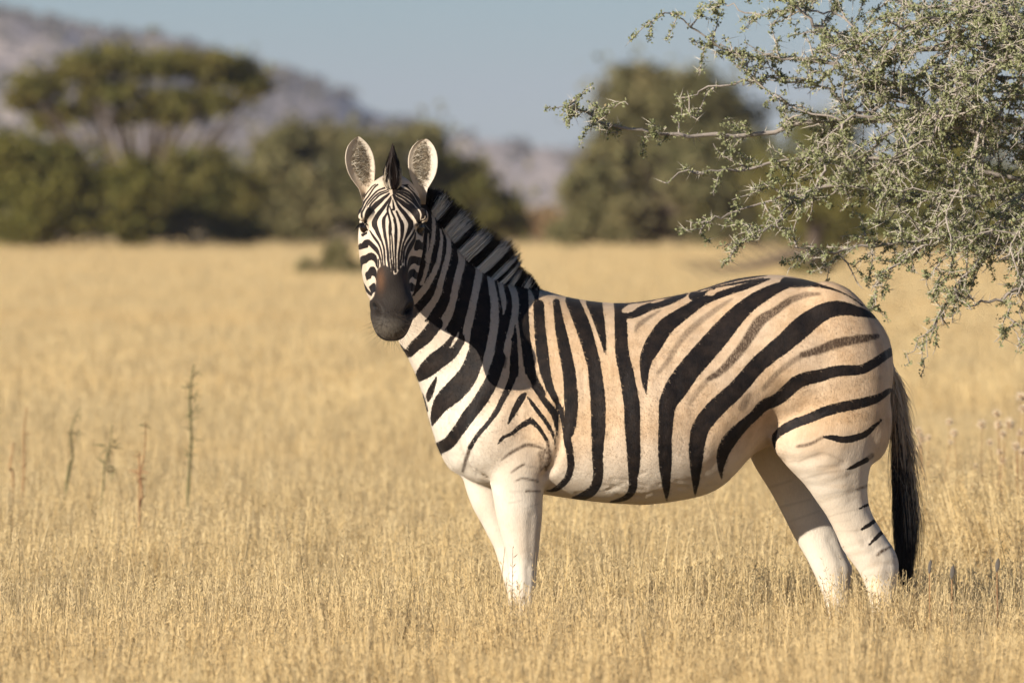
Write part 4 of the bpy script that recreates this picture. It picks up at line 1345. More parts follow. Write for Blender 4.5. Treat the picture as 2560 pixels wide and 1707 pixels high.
tone = isw[:, None] * np.clip((fr[:, None] + RNG.normal(size=NM)[:, None] * .08 - tt[None]) / .12, 0, 1)
tipb = np.clip((tt[None] - .75) * 3, 0, 1) * (RNG.random(NM)[:, None] * .5) * ((u > 6)[:, None])
V, F, at = strands(roots, tips, RNG.normal(size=(NM, 3)) * .002, .0020 + RNG.random(NM) * .001, SEG, {'tone': tone, 'tip': tipb})
mane_me = new_mesh('mane', V, F, hair_mat('mane_hair', (.008, .007, .007, 1), (.95, .90, .80, 1), (.20, .13, .07, 1)))
for k, v in at.items():
    set_attr(mane_me, k, v)
add_obj('mane', mane_me, zebra, label='short upright mane with dark and pale bands', kind='stuff')

# forelock between the ears
NF = 4200
u = RNG.random(NF)
ang = RNG.random(NF) * 6.283
rr = np.sqrt(RNG.random(NF))
bxx = 980 + (rr * np.cos(ang)) * 15
byy = 469 - 32 * u + 4
rootsf = np.array([at_depth(x, y, 24.545 + .07 * k + .012 * a) for x, y, k, a in zip(bxx, byy, u, rr * np.sin(ang))])
tipx = 982 + rr * np.cos(ang) * (5 + 17 * RNG.random(NF))
tipy = 355 + 62 * np.abs(rr * np.cos(ang)) ** 1.3 + RNG.random(NF) * 26 + (1 - u) * 22
keep = tipy < byy - 14
tipsf = np.array([at_depth(x, y, 24.555 + .085 * k) for x, y, k in zip(tipx, tipy, u)])
tonef = np.repeat(((np.abs(rr * np.cos(ang)) > .72) & (RNG.random(NF) < .75))[:, None].astype(float), SEG + 1, 1)
tonef[:, -1] *= .5
low = np.clip((tt[None] < .35) * (np.cos(ang) < -.1)[:, None] * (RNG.random(NF) < .5)[:, None], 0, 1)
tonef = np.maximum(tonef, low * .9)
bendf = np.stack([np.sign(bxx - 980) * .008 * rr, np.zeros(NF), np.zeros(NF)], 1)
V, F, at = strands(rootsf[keep], tipsf[keep], bendf[keep], .0022, SEG, {'tone': tonef[keep], 'tip': np.zeros((keep.sum(), SEG + 1))})
fl = new_mesh('forelock', V, F, hair_mat('forelock_hair', (.022, .012, .008, 1), (.60, .50, .37, 1), (.2, .1, .05, 1)))
for k, v in at.items():
    set_attr(fl, k, v)
add_obj('forelock', fl, zebra, label='dark brown pointed forelock between the ears', kind='stuff')

# ear hair
R_, T_, ton = [], [], []
for P, side, v, uu in ear_hair:
    for _ in range(3 if abs(v) > .25 else 1):
        sgn = 1 if side == 'l' else -1
        outw = (v if abs(v) > .1 else sgn * .3)
        R_.append(P + RNG.normal(size=3) * .002)
        dirv = np.array([-outw * (.9 + .3 * RNG.random()) + RNG.normal() * .22, -.45, .25 + RNG.normal() * .3 - .2 * (uu < .3)])
        T_.append(R_[-1] + dirv / np.linalg.norm(dirv) * (.016 + .018 * RNG.random()))
        ton.append(np.clip(.25 + .5 * abs(v) + RNG.normal() * .25, 0, 1))
ton = np.repeat(np.array(ton)[:, None], 4, 1) * np.array([.55, .85, 1, 1])
V, F, at = strands(R_, T_, RNG.normal(size=(len(R_), 3)) * .003, .0013, 3, {'tone': ton, 'tip': ton * 0})
eh = new_mesh('ear_hair', V, F, hair_mat('ear_hair', (.20, .16, .11, 1), (.82, .75, .62, 1)))
for k, v in at.items():
    set_attr(eh, k, v)
add_obj('ear_hair', eh, zebra, label='pale fluffy hair filling the ears', kind='stuff')

# tail: dock and brush
NT_ = 4600
dock_px = np.array([(2214, 900), (2230, 950), (2240, 1010), (2245, 1080), (2249, 1150), (2252, 1210)], float)
u = RNG.random(NT_) ** .8
ix = np.arange(len(dock_px)) / (len(dock_px) - 1)
rx, ry = np.interp(u, ix, dock_px[:, 0]), np.interp(u, ix, dock_px[:, 1])
latr = RNG.normal(size=NT_)
roots = np.array([sag(x, y, 0) for x, y in zip(rx, ry)]) + N_AX * (latr * .012)[:, None] + S_AX * (RNG.normal(size=NT_) * .007)[:, None]
hang = 60 + 95 * u + RNG.random(NT_) * 60
longh = (RNG.random(NT_) < .12 + .75 * u) & (u > .3)
ty = np.where(longh, 1340 + RNG.random(NT_) ** .7 * 160, ry + hang)
left = np.interp(ty, [950, 1040, 1136, 1254, 1331, 1400, 1490], [2226, 2222, 2227, 2226, 2229, 2240, 2252])
right = np.interp(ty, [950, 993, 1035, 1109, 1159, 1239, 1346, 1396, 1440, 1500], [2252, 2272, 2277, 2280, 2296, 2299, 2301, 2294, 2282, 2272])
q = np.clip(RNG.beta(1.3, 1.5, NT_) + (RNG.random(NT_) < .08) * RNG.random(NT_) * .5, 0, 1.25)
tx = left + (right - left) * q
tips = np.array([sag(x, y, 0) for x, y in zip(tx, ty)]) + N_AX * (latr * .016)[:, None]
bend = np.outer((q - .25) * .025 * (.4 + u), S_AX) + RNG.normal(size=(NT_, 3)) * .003
SG = 6
tt = np.linspace(0, 1, SG + 1)
yy = ry[:, None] + (ty - ry)[:, None] * tt[None]
tone = np.clip((1270 + RNG.normal(size=NT_)[:, None] * 70 + 140 * (q[:, None] - .3) - yy) / 240 + .05, 0, 1) * (.55 + .45 * RNG.random(NT_)[:, None])
tone = np.maximum(tone, ((RNG.random(NT_) < .16) & (q > .35))[:, None] * np.clip((1400 - yy) / 80, 0, .62))
V, F, at = strands(roots, tips, bend, .0023, SG, {'tone': tone, 'tip': np.clip((tt[None] - .55) * 2, 0, 1) * (yy < 1150) * .55})
tail_me = new_mesh('tail', V, F, hair_mat('tail_hair', (.008, .007, .007, 1), (.66, .54, .40, 1), (.09, .06, .035, 1)))
n_h = len(V)
tailv = at
dk = loft([sag(x, y, 0) + np.outer(CO, S_AX) * r + np.outer(SI, N_AX) * r for (x, y), r in zip(catmull(dock_px, 3), np.linspace(.020, .010, 16))])
bm = bmesh.new()
bm.from_mesh(tail_me)
vs = [bm.verts.new(v) for v in dk[0]]
for f in dk[1]:
    bm.faces.new([vs[i] for i in f])
bm.to_mesh(tail_me)
bm.free()
dy = project(dk[0])[:, 1]
set_attr(tail_me, 'tone', np.r_[tailv['tone'], np.clip((1190 - dy) / 90, 0, 1) * .8])
set_attr(tail_me, 'tip', np.r_[tailv['tip'], np.zeros(len(dk[0]))])
add_obj('tail', tail_me, zebra, label='long tail, beige above with a black brush of hair')

# whiskers and chin hairs
R_, T_, B_ = [], [], []
dg = bpy.context.evaluated_depsgraph_get()
bvh = BVHTree.FromObject(body, dg)


def hit(px, py):
    r = Vector(ray(px, py))
    loc, nn, _, _ = bvh.ray_cast(Vector(CAM), r.normalized())
    return (np.array(loc), np.array(nn)) if loc else (None, None)


for _ in range(260):
    a = RNG.random() * 6.283
    px, py = 978 + math.cos(a) * 50 * RNG.random() ** .5, 815 + math.sin(a) * 42 * RNG.random() ** .5
    if px > 1000 and RNG.random() < .5:
        continue
    L, nn = hit(px, py)
    if L is None or L[1] > .0:
        continue
    dv = nn * .6 + np.array([(px - 985) / 60, -.1, -.55 if py > 800 else -.1]) + RNG.normal(size=3) * .3
    ln_ = .018 + .042 * RNG.random()
    R_.append(L - nn * .002)
    T_.append(L + dv / np.linalg.norm(dv) * ln_)
    B_.append(RNG.normal(size=3) * .004)
V, F, at = strands(R_, T_, B_, .0007, 3, {'tone': np.full((len(R_), 4), .3), 'tip': np.zeros((len(R_), 4))})
wk = new_mesh('whiskers', V, F, hair_mat('whisker_hair', (.06, .04, .025, 1), (.3, .2, .1, 1)))
for k, v in at.items():
    set_attr(wk, k, v)
add_obj('whiskers', wk, zebra, kind='stuff')

# eyes with lashes
M = NT('eye_gloss')
eye_m = M.bsdf((.012, .007, .005, 1), .08, None, .6)
lash_m = hair_mat('lash_hair', (.008, .007, .007, 1), (.05, .03, .02, 1))
for sx, (px, py) in ((-1, (909, 571)), (1, (1053, 572))):
    L, nn = hit(px, py)
    if L is None:
        L, nn = hpos(.075 * sx, .11, -.03), np.array([sx * .8, -.6, 0])
    bm = bmesh.new()
    bmesh.ops.create_uvsphere(bm, u_segments=24, v_segments=16, radius=.0215)
    me = bpy.data.meshes.new('eye')
    bm.to_mesh(me)
    bm.free()
    c = L - nn * .0140
    me.transform(Matrix.Translation(Vector(c)))
    me.polygons.foreach_set('use_smooth', np.ones(len(me.polygons), dtype=bool))
    me.materials.append(eye_m)
    e = add_obj('eye', me, zebra)
    R_, T_ = [], []
    for k in range(60):
        f = RNG.random()
        p, _n = hit(px - sx * 12 + sx * 22 * f, py - 8 - 6 * math.sin(f * 3) + RNG.normal() * .8)
        if p is None:
            continue
        R_.append(p)
        T_.append(p + np.array([sx * (.006 + .014 * f), -.012, -.008 - .012 * f]) * (.8 + .5 * RNG.random()))
    if R_:
        V, F, at = strands(R_, T_, np.tile([0, -.002, .003], (len(R_), 1)), .0014, 3, {'tone': np.zeros((len(R_), 4)), 'tip': np.zeros((len(R_), 4))})
        lm = new_mesh('eyelashes', V, F, lash_m)
        for k, v in at.items():
            set_attr(lm, k, v)
        lo = add_obj('eyelashes', lm, e, kind='stuff')
        lo.matrix_parent_inverse = Matrix()

# ------------------------------------------------------------------ short coat hair
nB = n3
co_b = np.empty(len(body_me.vertices) * 3, np.float32)
body_me.vertices.foreach_get('co', co_b)
co_b = co_b.reshape(-1, 3).astype(float)
nr_b = np.empty(len(body_me.vertices) * 3, np.float32)
body_me.vertices.foreach_get('normal', nr_b)
nr_b = nr_b.reshape(-1, 3).astype(float)
vis = np.nonzero((nr_b[:n3] @ FWD < .45) & (lab == 0) & (muz < .5) & (hoofa < .1))[0]
wgt = np.where(lab[vis] == 5, .22, 1.0)
pick = RNG.choice(vis, size=150000, p=wgt / wgt.sum())
hl = lab[pick] == 5
root = co_b[pick] + RNG.normal(size=(len(pick), 3)) * np.where(hl, .001, .0025)[:, None]
nn = nr_b[pick]
flow = np.where(hl[:, None], np.array([[0.0, .3, .8]]), np.where(np.isin(lab[pick], (0,))[:, None], S_AX * .75 - Z_AX * .65, S_AX * .2 - Z_AX))
flow = flow + RNG.normal(size=(len(pick), 3)) * .22
flow -= nn * (flow * nn).sum(1)[:, None]
flow /= np.linalg.norm(flow, axis=1)[:, None] + 1e-9
ln_ = np.where(hl, .003, .0052) * (.6 + .8 * RNG.random(len(pick)))
tipv = root + (flow * .99 + nn * .05) * ln_[:, None]
sdv_ = np.cross(flow, nn)
sdv_ /= np.linalg.norm(sdv_, axis=1)[:, None] + 1e-9
wv_ = np.where(hl, .0004, .0006)[:, None]
lift = nn * .0005
V = np.stack([root - sdv_ * wv_ + lift, root + sdv_ * wv_ + lift, tipv], 1).reshape(-1, 3)
fur_me = new_mesh('coat_hair', V, np.arange(len(V)).reshape(-1, 3), coat)
jit = RNG.normal(size=len(pick)) * 1.0
for nm_, arr in (('sd', sdv), ('faint', faint), ('tan', tan), ('muz', muz), ('blaze', blaze), ('lips', lips), ('mouth', mouth), ('hoof', hoofa)):
    set_attr(fur_me, nm_, np.repeat(arr[pick], 3))
set_attr(fur_me, 'earin', np.zeros(len(V)))
set_attr(fur_me, 'face', np.zeros(len(V)))
add_obj('coat_hair', fur_me, zebra, kind='stuff', label='short striped hair of the coat')
# ================================================================== NEAR THORN TREE
M = NT('thorn_bark')
oc = M.coords('Object', (30, 30, 30))
nb = M.noise(2.5, 4, .65, oc)
bark_near = M.bsdf(M.mix(nb, (.24, .20, .175, 1), (.50, .44, .38, 1)), .85, M.bump(nb, .5, .004), .15)
M = NT('thorn_white')
thorn_mat = M.bsdf((.62, .56, .46, 1), .6, None, .25)
M = NT('thorn_leaves')
k = M.attr('rnd')
c = M.mix(M.mapr(k, 0, 1, smooth=False), (.20, .225, .100, 1), (.41, .415, .225, 1))
c = M.mix(M.mapr(k, .92, .97), c, (.33, .26, .13, 1))
leaf_near = M.bsdf(c, .6, None, .25, 0, .22)

rg = np.random.default_rng(2024)
TD = 26.0
T_BASE = np.array([x_at(3330, 26.9), 1.9, -.03])


def tp(px, py, dy=0.0):
    d_ = TD + dy
    p = at_depth(px, py, d_)
    return p


thorn = empty('thorn_tree', T_BASE, label='near grey-green thorn tree drooping its spiny branches over the rump side', category='tree')
br, leaves, thorns = Acc(), Acc(), Acc()
leaf_r = []
node_list = []


def leaf_nodes(P, dens, rgx):
    """leaf tufts along a polyline"""
    seg = np.linalg.norm(np.diff(P, axis=0), axis=1)
    L_ = seg.sum()
    n = rgx.poisson(L_ * dens)
    if n:
        cum = np.r_[0, np.cumsum(seg)]
        t = rgx.random(n) * L_
        node_list.append(np.stack([np.interp(t, cum, P[:, k2]) for k2 in range(3)], 1))


def thorn_nodes(P, dens, rgx):
    seg = np.linalg.norm(np.diff(P, axis=0), axis=1)
    L_ = seg.sum()
    n = rgx.poisson(L_ * dens)
    cum = np.r_[0, np.cumsum(seg)]
    for t in rgx.random(n) * L_:
        c0 = np.array([np.interp(t, cum, P[:, k2]) for k2 in range(3)])
        a = rgx.normal(size=3)
        a[2] *= .8
        a /= np.linalg.norm(a)
        ax2 = a * -.5 + rgx.normal(size=3) * .5
        ax2 /= np.linalg.norm(ax2)
        for v in (a, ax2):
            ln = .018 + .032 * rgx.random()
            u_ = np.cross(v, (.3, .5, .81))
            u_ /= np.linalg.norm(u_)
            w_ = np.cross(v, u_)
            r0 = .0013
            thorns.add(np.array([c0 + u_ * r0, c0 - u_ * r0 * .5 + w_ * r0 * .87, c0 - u_ * r0 * .5 - w_ * r0 * .87, c0 + v * ln]),
                       np.array([[0, 1, 3], [1, 2, 3], [2, 0, 3]]))


def wander(p, dirv, L_, n, wob, droop, rgx):
    P = [p]
    d_ = dirv / np.linalg.norm(dirv)
    for i in range(n):
        d_ = d_ + rgx.normal(size=3) * wob + np.array([0, 0, -droop])
        d_ /= np.linalg.norm(d_)
        P.append(P[-1] + d_ * L_ / n)
    return np.array(P)


MAINS = [
    # pixels along the limb, depth offsets start/end, radius start/end, density of side twigs
    ([(3250, 560), (2950, 380), (2620, 310), (2350, 295), (2100, 300), (1880, 335), (1720, 340), (1600, 325), (1500, 305), (1445, 262), (1428, 252)], .5, -.1, .030, .003, 1.0),
    ([(1500, 300), (1530, 270), (1570, 262)], -.1, -.2, .004, .002, .3),
    ([(2950, 380), (2700, 160), (2420, 120), (2200, 130), (2120, 120), (2040, 62), (1995, 15), (1960, -50)], .4, .1, .022, .006, .9),
    ([(2200, 130), (2080, 40), (1990, 30), (1880, 35), (1820, 10), (1760, -20)], .2, .2, .009, .003, .7),
    ([(2350, 295), (2180, 190), (2000, 150), (1850, 140), (1760, 90), (1700, 40), (1655, 36)], .3, .0, .011, .003, .9),
    ([(2100, 300), (1960, 260), (1850, 150), (1800, 110)], .1, .1, .008, .003, .8),
    ([(2620, 310), (2420, 330), (2250, 250), (2140, 280), (2040, 215), (1930, 200), (1800, 215), (1735, 235), (1720, 280)], .35, .1, .014, .003, 1.0),
    ([(3250, 560), (2900, 500), (2600, 450), (2400, 420), (2200, 400), (2000, 395), (1850, 425), (1740, 430), (1655, 455)], .6, .0, .024, .003, 1.0),
    ([(2350, 295), (2200, 300), (2120, 290), (2095, 360), (2060, 430), (2010, 500), (1970, 535), (1935, 560), (1880, 590), (1845, 610)], .2, -.2, .013, .003, .7),
    ([(2700, 470), (2500, 500), (2300, 490), (2150, 470), (2000, 470), (1880, 520), (1800, 535), (1755, 560)], .4, .1, .014, .003, .8),
    ([(2010, 500), (1920, 470), (1830, 500)], -.1, -.2, .005, .002, .7),
    ([(3250, 560), (2850, 600), (2620, 570), (2420, 590), (2250, 610), (2130, 625), (2060, 632), (1985, 618)], .5, -.1, .022, .003, 1.1),
    ([(2330, 600), (2280, 640), (2215, 680), (2188, 720), (2180, 770)], .1, .0, .007, .002, .8),
    ([(2620, 570), (2480, 620), (2420, 680), (2380, 735), (2340, 800), (2290, 860), (2262, 915)], .2, -.1, .010, .002, .32),
    ([(2385, 720), (2400, 760), (2380, 790)], .0, .0, .004, .002, .9), ([(2340, 800), (2320, 840), (2312, 900), (2305, 945)], .0, .0, .004, .002, .35),
    ([(2380, 735), (2420, 760), (2460, 755), (2520, 740), (2600, 700), (2800, 640)], .0, .2, .004, .012, .6),
    ([(2700, 560), (2580, 660), (2545, 720), (2520, 760), (2540, 820), (2548, 880)], .1, .0, .009, .002, .7),
    ([(3250, 560), (2900, 200), (2620, 60), (2350, 20), (2100, -20), (1900, -60)], .6, .3, .024, .006, .9),
    ([(2700, 160), (2500, 200), (2300, 210), (2180, 230), (2080, 330)], .5, .3, .012, .003, 1.2),
    ([(2620, 60), (2480, 140), (2380, 240), (2330, 330), (2240, 420), (2190, 520)], .1, -.1, .012, .003, 1.1),
    ([(2600, 450), (2480, 560), (2380, 640), (2300, 700)], .1, .0, .010, .002, .9),
    ([(2900, 380), (2600, 380), (2450, 360), (2300, 370), (2150, 440)], .5, .5, .014, .003, 1.2), ([(2650, 150), (2500, 50), (2400, -20)], .0, .3, .01, .004, 1.2),
    ([(2900, 300), (2650, 230), (2500, 260), (2440, 350), (2400, 470), (2350, 560)], -.1, -.2, .012, .003, 1.2), ([(2700, 60), (2550, 130), (2450, 190), (2350, 260), (2200, 350)], -.2, -.3, .012, .003, 1.1),
    ([(2800, 40), (2600, 0), (2450, 30), (2320, 60), (2230, 120), (2150, 180)], .1, .2, .012, .003, 1.2), ([(2800, 100), (2620, 130), (2540, 60), (2440, 70), (2350, 110)], -.2, -.1, .012, .003, 1.2),
    ([(2800, 250), (2620, 210), (2520, 170), (2430, 230), (2330, 200)], .3, .4, .012, .003, 1.2), ([(2750, 600), (2600, 610), (2520, 620), (2450, 650)], .0, .1, .01, .003, 1.0),
    ([(2700, 560), (2590, 620), (2560, 700), (2552, 780), (2560, 860)], .1, .2, .008, .002, .4), ([(2800, 460), (2600, 520), (2540, 600), (2500, 650)], -.1, -.1, .010, .003, 1.0), ([(2500, 0), (2300, 60), (2200, 90), (2060, 160)], -.1, -.1, .01, .003, 1.0),
]
for pts, d0, d1, r0, r1, dens in MAINS:
    n = len(pts)
    P = np.array([tp(x_, y_, d0 + (d1 - d0) * i / (n - 1)) for i, (x_, y_) in enumerate(pts)])
    P = catmull(P, 4)
    P[1:-1] += rg.normal(size=(len(P) - 2, 3)) * .006
    R = np.linspace(r0 * .42, r1 * .6, len(P))
    br.add(*tube_np(P, R, 6))
    seg = np.linalg.norm(np.diff(P, axis=0), axis=1)
    cum = np.r_[0, np.cumsum(seg)]
    Ltot = cum[-1]
    px_ = project(P)
    leaf_nodes(P, 16, rg)
    thorn_nodes(P, 9, rg)
    for s_ in np.arange(.03, Ltot, .024):
        pos = np.array([np.interp(s_, cum, P[:, k2]) for k2 in range(3)])
        pp = project(pos[None])[0]
        if pp[0] > 2750 or rg.random() > dens:
            continue
        i0 = min(np.searchsorted(cum, s_), len(P) - 1)
        tg = P[i0] - P[i0 - 1]
        tg /= np.linalg.norm(tg) + 1e-9
        endf = s_ / Ltot
        right = np.clip((pp[0] - 1750) / 600, 0, 1)
        L_ = (.06 + .22 * rg.random()) * (.40 + .85 * right) * (1.05 - .5 * endf) * (.5 if pp[1] > 640 else 1.0)
        if rg.random() > .42 + .56 * right or (pp[1] > 630 and rg.random() < .5):
            continue
        dv = tg * .8 + rg.normal(size=3) * np.array([.6, .8, .65])
        Q = wander(pos, dv, L_, 6, .20, .05, rg)
        br.add(*tube_np(Q, np.linspace(min(.0034, r0 * .4), .0011, 7), 5))
        leaf_nodes(Q, 55, rg)
        thorn_nodes(Q, 26, rg)
        for _ in range(rg.integers(1, 4)):
            j = rg.integers(1, 6)
            dv2 = (Q[j] - Q[j - 1]) / np.linalg.norm(Q[j] - Q[j - 1]) * .6 + rg.normal(size=3) * .7
            Q2 = wander(Q[j], dv2, .03 + .07 * rg.random(), 4, .22, .04, rg)
            br.add(*tube_np(Q2, np.linspace(.0019, .0009, 5), 4))
            leaf_nodes(Q2, 70, rg)
            thorn_nodes(Q2, 26, rg)
nodes = np.concatenate(node_list)
NL = 9
C = np.repeat(nodes, NL, axis=0) + rg.normal(size=(len(nodes) * NL, 3)) * .0045
n = len(C)
o = rg.normal(size=(n, 3)) + np.array([0, 0, .35])
o /= np.linalg.norm(o, axis=1)[:, None]
s2 = np.cross(o, rg.normal(size=(n, 3)))
s2 /= np.linalg.norm(s2, axis=1)[:, None]
ln = (.0055 + .0065 * rg.random(n))[:, None]
wd = ln * (.28 + .14 * rg.random(n))[:, None]
V = np.stack([C, C + o * ln * .5 + s2 * wd, C + o * ln, C + o * ln * .5 - s2 * wd], 1).reshape(-1, 3)
leaf_me = new_mesh('leaves', V, np.arange(4 * n).reshape(n, 4), leaf_near)
set_attr(leaf_me, 'rnd', np.repeat(np.clip(.65 * rg.random(n) + .35 * np.repeat(rg.random(len(nodes)), NL), 0, 1), 4))
# trunk with roots flare, outside the frame
tr = Acc()
fork = tp(3250, 560, .55)
tr.add(*tube_np(catmull(np.array([T_BASE, T_BASE + (.02, 0, .15), T_BASE + (-.02, -.1, .6), (T_BASE + fork) / 2 + (.03, 0, .1), fork]), 3), np.linspace(.10, .05, 13), 10))
tr.add(*tube_np(catmull(np.array([fork, fork + (.15, .1, .5), fork + (.45, .15, 1.0), fork + (.7, .2, 1.6)]), 3), np.linspace(.045, .01, 10), 8))
add_obj('trunk', tr.mesh('trunk', bark_near, True), thorn)
add_obj('branches', br.mesh('branches', bark_near, True), thorn, kind='stuff', label='pale grey twisting branches and twigs')
add_obj('leaves', leaf_me, thorn, kind='stuff', label='tiny grey-green leaves in tufts')
add_obj('thorns', thorns.mesh('thorns', thorn_mat), thorn, kind='stuff', label='long straight pale thorns')
print('near tree leaves', n, 'thorns', len(thorns.V))

# ================================================================== WEEDS IN THE GRASS
M = NT('weed_green')
nz = M.noise(25, 2, .5, M.coords('Object'))
weed_green = M.bsdf(M.mix(nz, (.15, .115, .065, 1), (.155, .155, .065, 1)), .8, None, .15)
M = NT('weed_brown')
nz = M.noise(25, 2, .5, M.coords('Object'))
weed_brown = M.bsdf(M.mix(nz, (.28, .14, .07, 1), (.40, .23, .11, 1)), .8, None, .15)
M = NT('oval_grey')
oval_grey = M.bsdf((.12, .105, .09, 1), .8, None, .15)
M = NT('fluff')
fluff_mat = M.bsdf((.88, .74, .55, 1), .9, None, .1, 0, .3)
M = NT('seed_core')
core_mat = M.bsdf((.22, .14, .08, 1), .9, None, .1)


def blade(c, v, ln, wd, rgx):
    s_ = np.cross(v, rgx.normal(size=3))
    s_ /= np.linalg.norm(s_)
    v = v / np.linalg.norm(v)
    q = np.array([c, c + v * ln * .4 + s_ * wd, c + v * ln + np.array([0, 0, -ln * .15]), c + v * ln * .4 - s_ * wd])
    return q, np.array([[0, 1, 2, 3]])


def weed(label, top, bot, d_, r, mat, leafmat, n_leaf, leaf_len, seed, tuft_at=()):
    rgx = np.random.default_rng(seed)
    a, b = at_depth(top[0], top[1], d_), at_depth(bot[0], bot[1], d_)
    root = b + (b - a) * (max(b[2], 0.05) / max(a[2] - b[2], .05))
    root[2] = -.02
    e = empty('dry_weed', root, label=label, category='weed', group='dry weed stalks standing in the grass')
    r = r * .82
    P = catmull(np.array([root, b, b + (a - b) * .35 + rgx.normal(size=3) * .008, b + (a - b) * .7 + rgx.normal(size=3) * .008, a]), 4)
    add_obj('stem', new_mesh('stem', *tube_np(P, np.linspace(r * 1.2, r * .5, len(P)), 5), mat, True), e)
    lf = Acc()
    for i in range(n_leaf):
        t = .35 + .65 * rgx.random()
        c = P[int(t * (len(P) - 1))]
        v = rgx.normal(size=3) * np.array([1, 1, .4]) + np.array([0, 0, .7])
        lf.add(*blade(c, v, leaf_len * (.5 + .8 * rgx.random()), leaf_len * .05, rgx))
    for (px, py, ln) in tuft_at:
        c = at_depth(px, py, d_)
        for _ in range(7):
            lf.add(*blade(c, rgx.normal(size=3) * np.array([1, .8, .6]), ln * (.5 + .6 * rgx.random()), ln * .06, rgx))
    if lf.n:
        add_obj('leaves', lf.mesh('leaves', leafmat), e, kind='stuff')


weed('tall dark green weed stalk, the tallest one in the open grass', (485, 912), (472, 1204), 33, .0075, weed_green, weed_green, 40, .05, 1, [(486, 1030, .05), (483, 960, .035), (487, 990, .04)])
weed('thin grey-green weed stalk leaning right, with a shorter one beside it', (201, 1018), (169, 1204), 33, .0045, weed_green, weed_green, 26, .03, 2, [(194, 1083, .04), (199, 1040, .03)])
weed('short dark twiggy stalk close beside the leaning grey-green stalk', (180, 1066), (168, 1190), 33, .004, weed_green, weed_brown, 16, .025, 3)
weed('slender weed stalk with two leafy side tufts', (279, 1060), (257, 1228), 32.5, .004, weed_green, weed_green, 14, .03, 4, [(272, 1118, .07), (268, 1166, .07), (285, 1110, .04), (288, 1175, .05)])
weed('straight reddish stalk with a dark tip', (364, 1053), (347, 1296), 31, .004, weed_brown, weed_green, 14, .02, 5, [(363, 1065, .03)])
weed('short orange-brown pod stalk beside the straight reddish stalk', (349, 1130), (349, 1280), 31, .006, weed_brown, weed_brown, 12, .035, 6, [(345, 1180, .05), (346, 1195, .05)])
weed('tall reddish-brown stalk near the grass edge on the far left', (67, 1015), (57, 1228), 33, .0045, weed_brown, weed_brown, 14, .03, 7, [(65, 1085, .03)])
weed('short orange stalk next to the tall reddish-brown stalk', (33, 1105), (33, 1200), 33, .005, weed_brown, weed_brown, 8, .03, 8)


def seed_plant(label, stem_bot, heads, d_, seed):
    rgx = np.random.default_rng(seed)
    b = at_depth(stem_bot[0], stem_bot[1], d_)
    root = b.copy()
    root[2] = -.02
    e = empty('fluffy_herb', root, label=label, category='herb', group='fluffy seed-headed herbs behind the tail')
    st = Acc()
    for (px, py, r) in heads:
        r = r * 1.5
        c = at_depth(px, py, d_ + rgx.normal() * .15)
        mid = (root + c) / 2 + rgx.normal(size=3) * .03
        t = np.linspace(0, 1, 7)[:, None]
        st.add(*tube_np((1 - t) ** 2 * root + 2 * t * (1 - t) * mid + t * t * c, np.linspace(.0016, .0010, 7), 4))
        n = 170
        v = rgx.normal(size=(n, 3)) + np.array([-.3, 0, .5])
        v /= np.linalg.norm(v, axis=1)[:, None]
        V, F, _ = strands(c + v * r * .2, c + v * r * (.75 + .5 * rgx.random(n))[:, None], np.zeros((n, 3)), .0022, 2, {'t': np.zeros((n, 3))})
        h = add_obj('seed_head', new_mesh('seed_head', V, F, fluff_mat), e, kind='stuff')
        bm = bmesh.new()
        bmesh.ops.create_icosphere(bm, subdivisions=2, radius=r * .30, matrix=Matrix.Translation(Vector(c + np.array([.3 * r, 0, -.3 * r]))))
        me = bpy.data.meshes.new('seed_core')
        bm.to_mesh(me)
        bm.free()
        me.materials.append(core_mat)
        o = add_obj('seed_core', me, h)
        o.matrix_parent_inverse = Matrix()
    add_obj('stem', st.mesh('stem', weed_brown, True), e)


seed_plant('fluffy herb with four pale seed heads right beside the tail', (2330, 1240), [(2297, 1080, .013), (2305, 1098, .012), (2298, 1116, .009), (2321, 1094, .009)], 31.5, 1)
seed_plant('fluffy herb with three small dark-centred heads on straight stems', (2378, 1235), [(2374, 1054, .010), (2386, 1083, .012), (2377, 1105, .007)], 31.5, 2)
seed_plant('fluffy herb with a large dark round head among pale ones', (2510, 1250), [(2524, 1060, .017), (2497, 1062, .013), (2508, 1085, .011), (2492, 1034, .012)], 31, 3)
seed_plant('fluffy herb with scattered small heads low in the grass', (2460, 1240), [(2455, 1062, .014), (2475, 1105, .009), (2500, 1130, .009), (2440, 1165, .008), (2507, 1152, .010)], 31.5, 4)
seed_plant('tall fluffy herb with pale heads at the right edge', (2565, 1250), [(2553, 992, .014), (2558, 1022, .012), (2551, 1082, .010), (2540, 1115, .012), (2556, 1130, .010)], 30.5, 5)

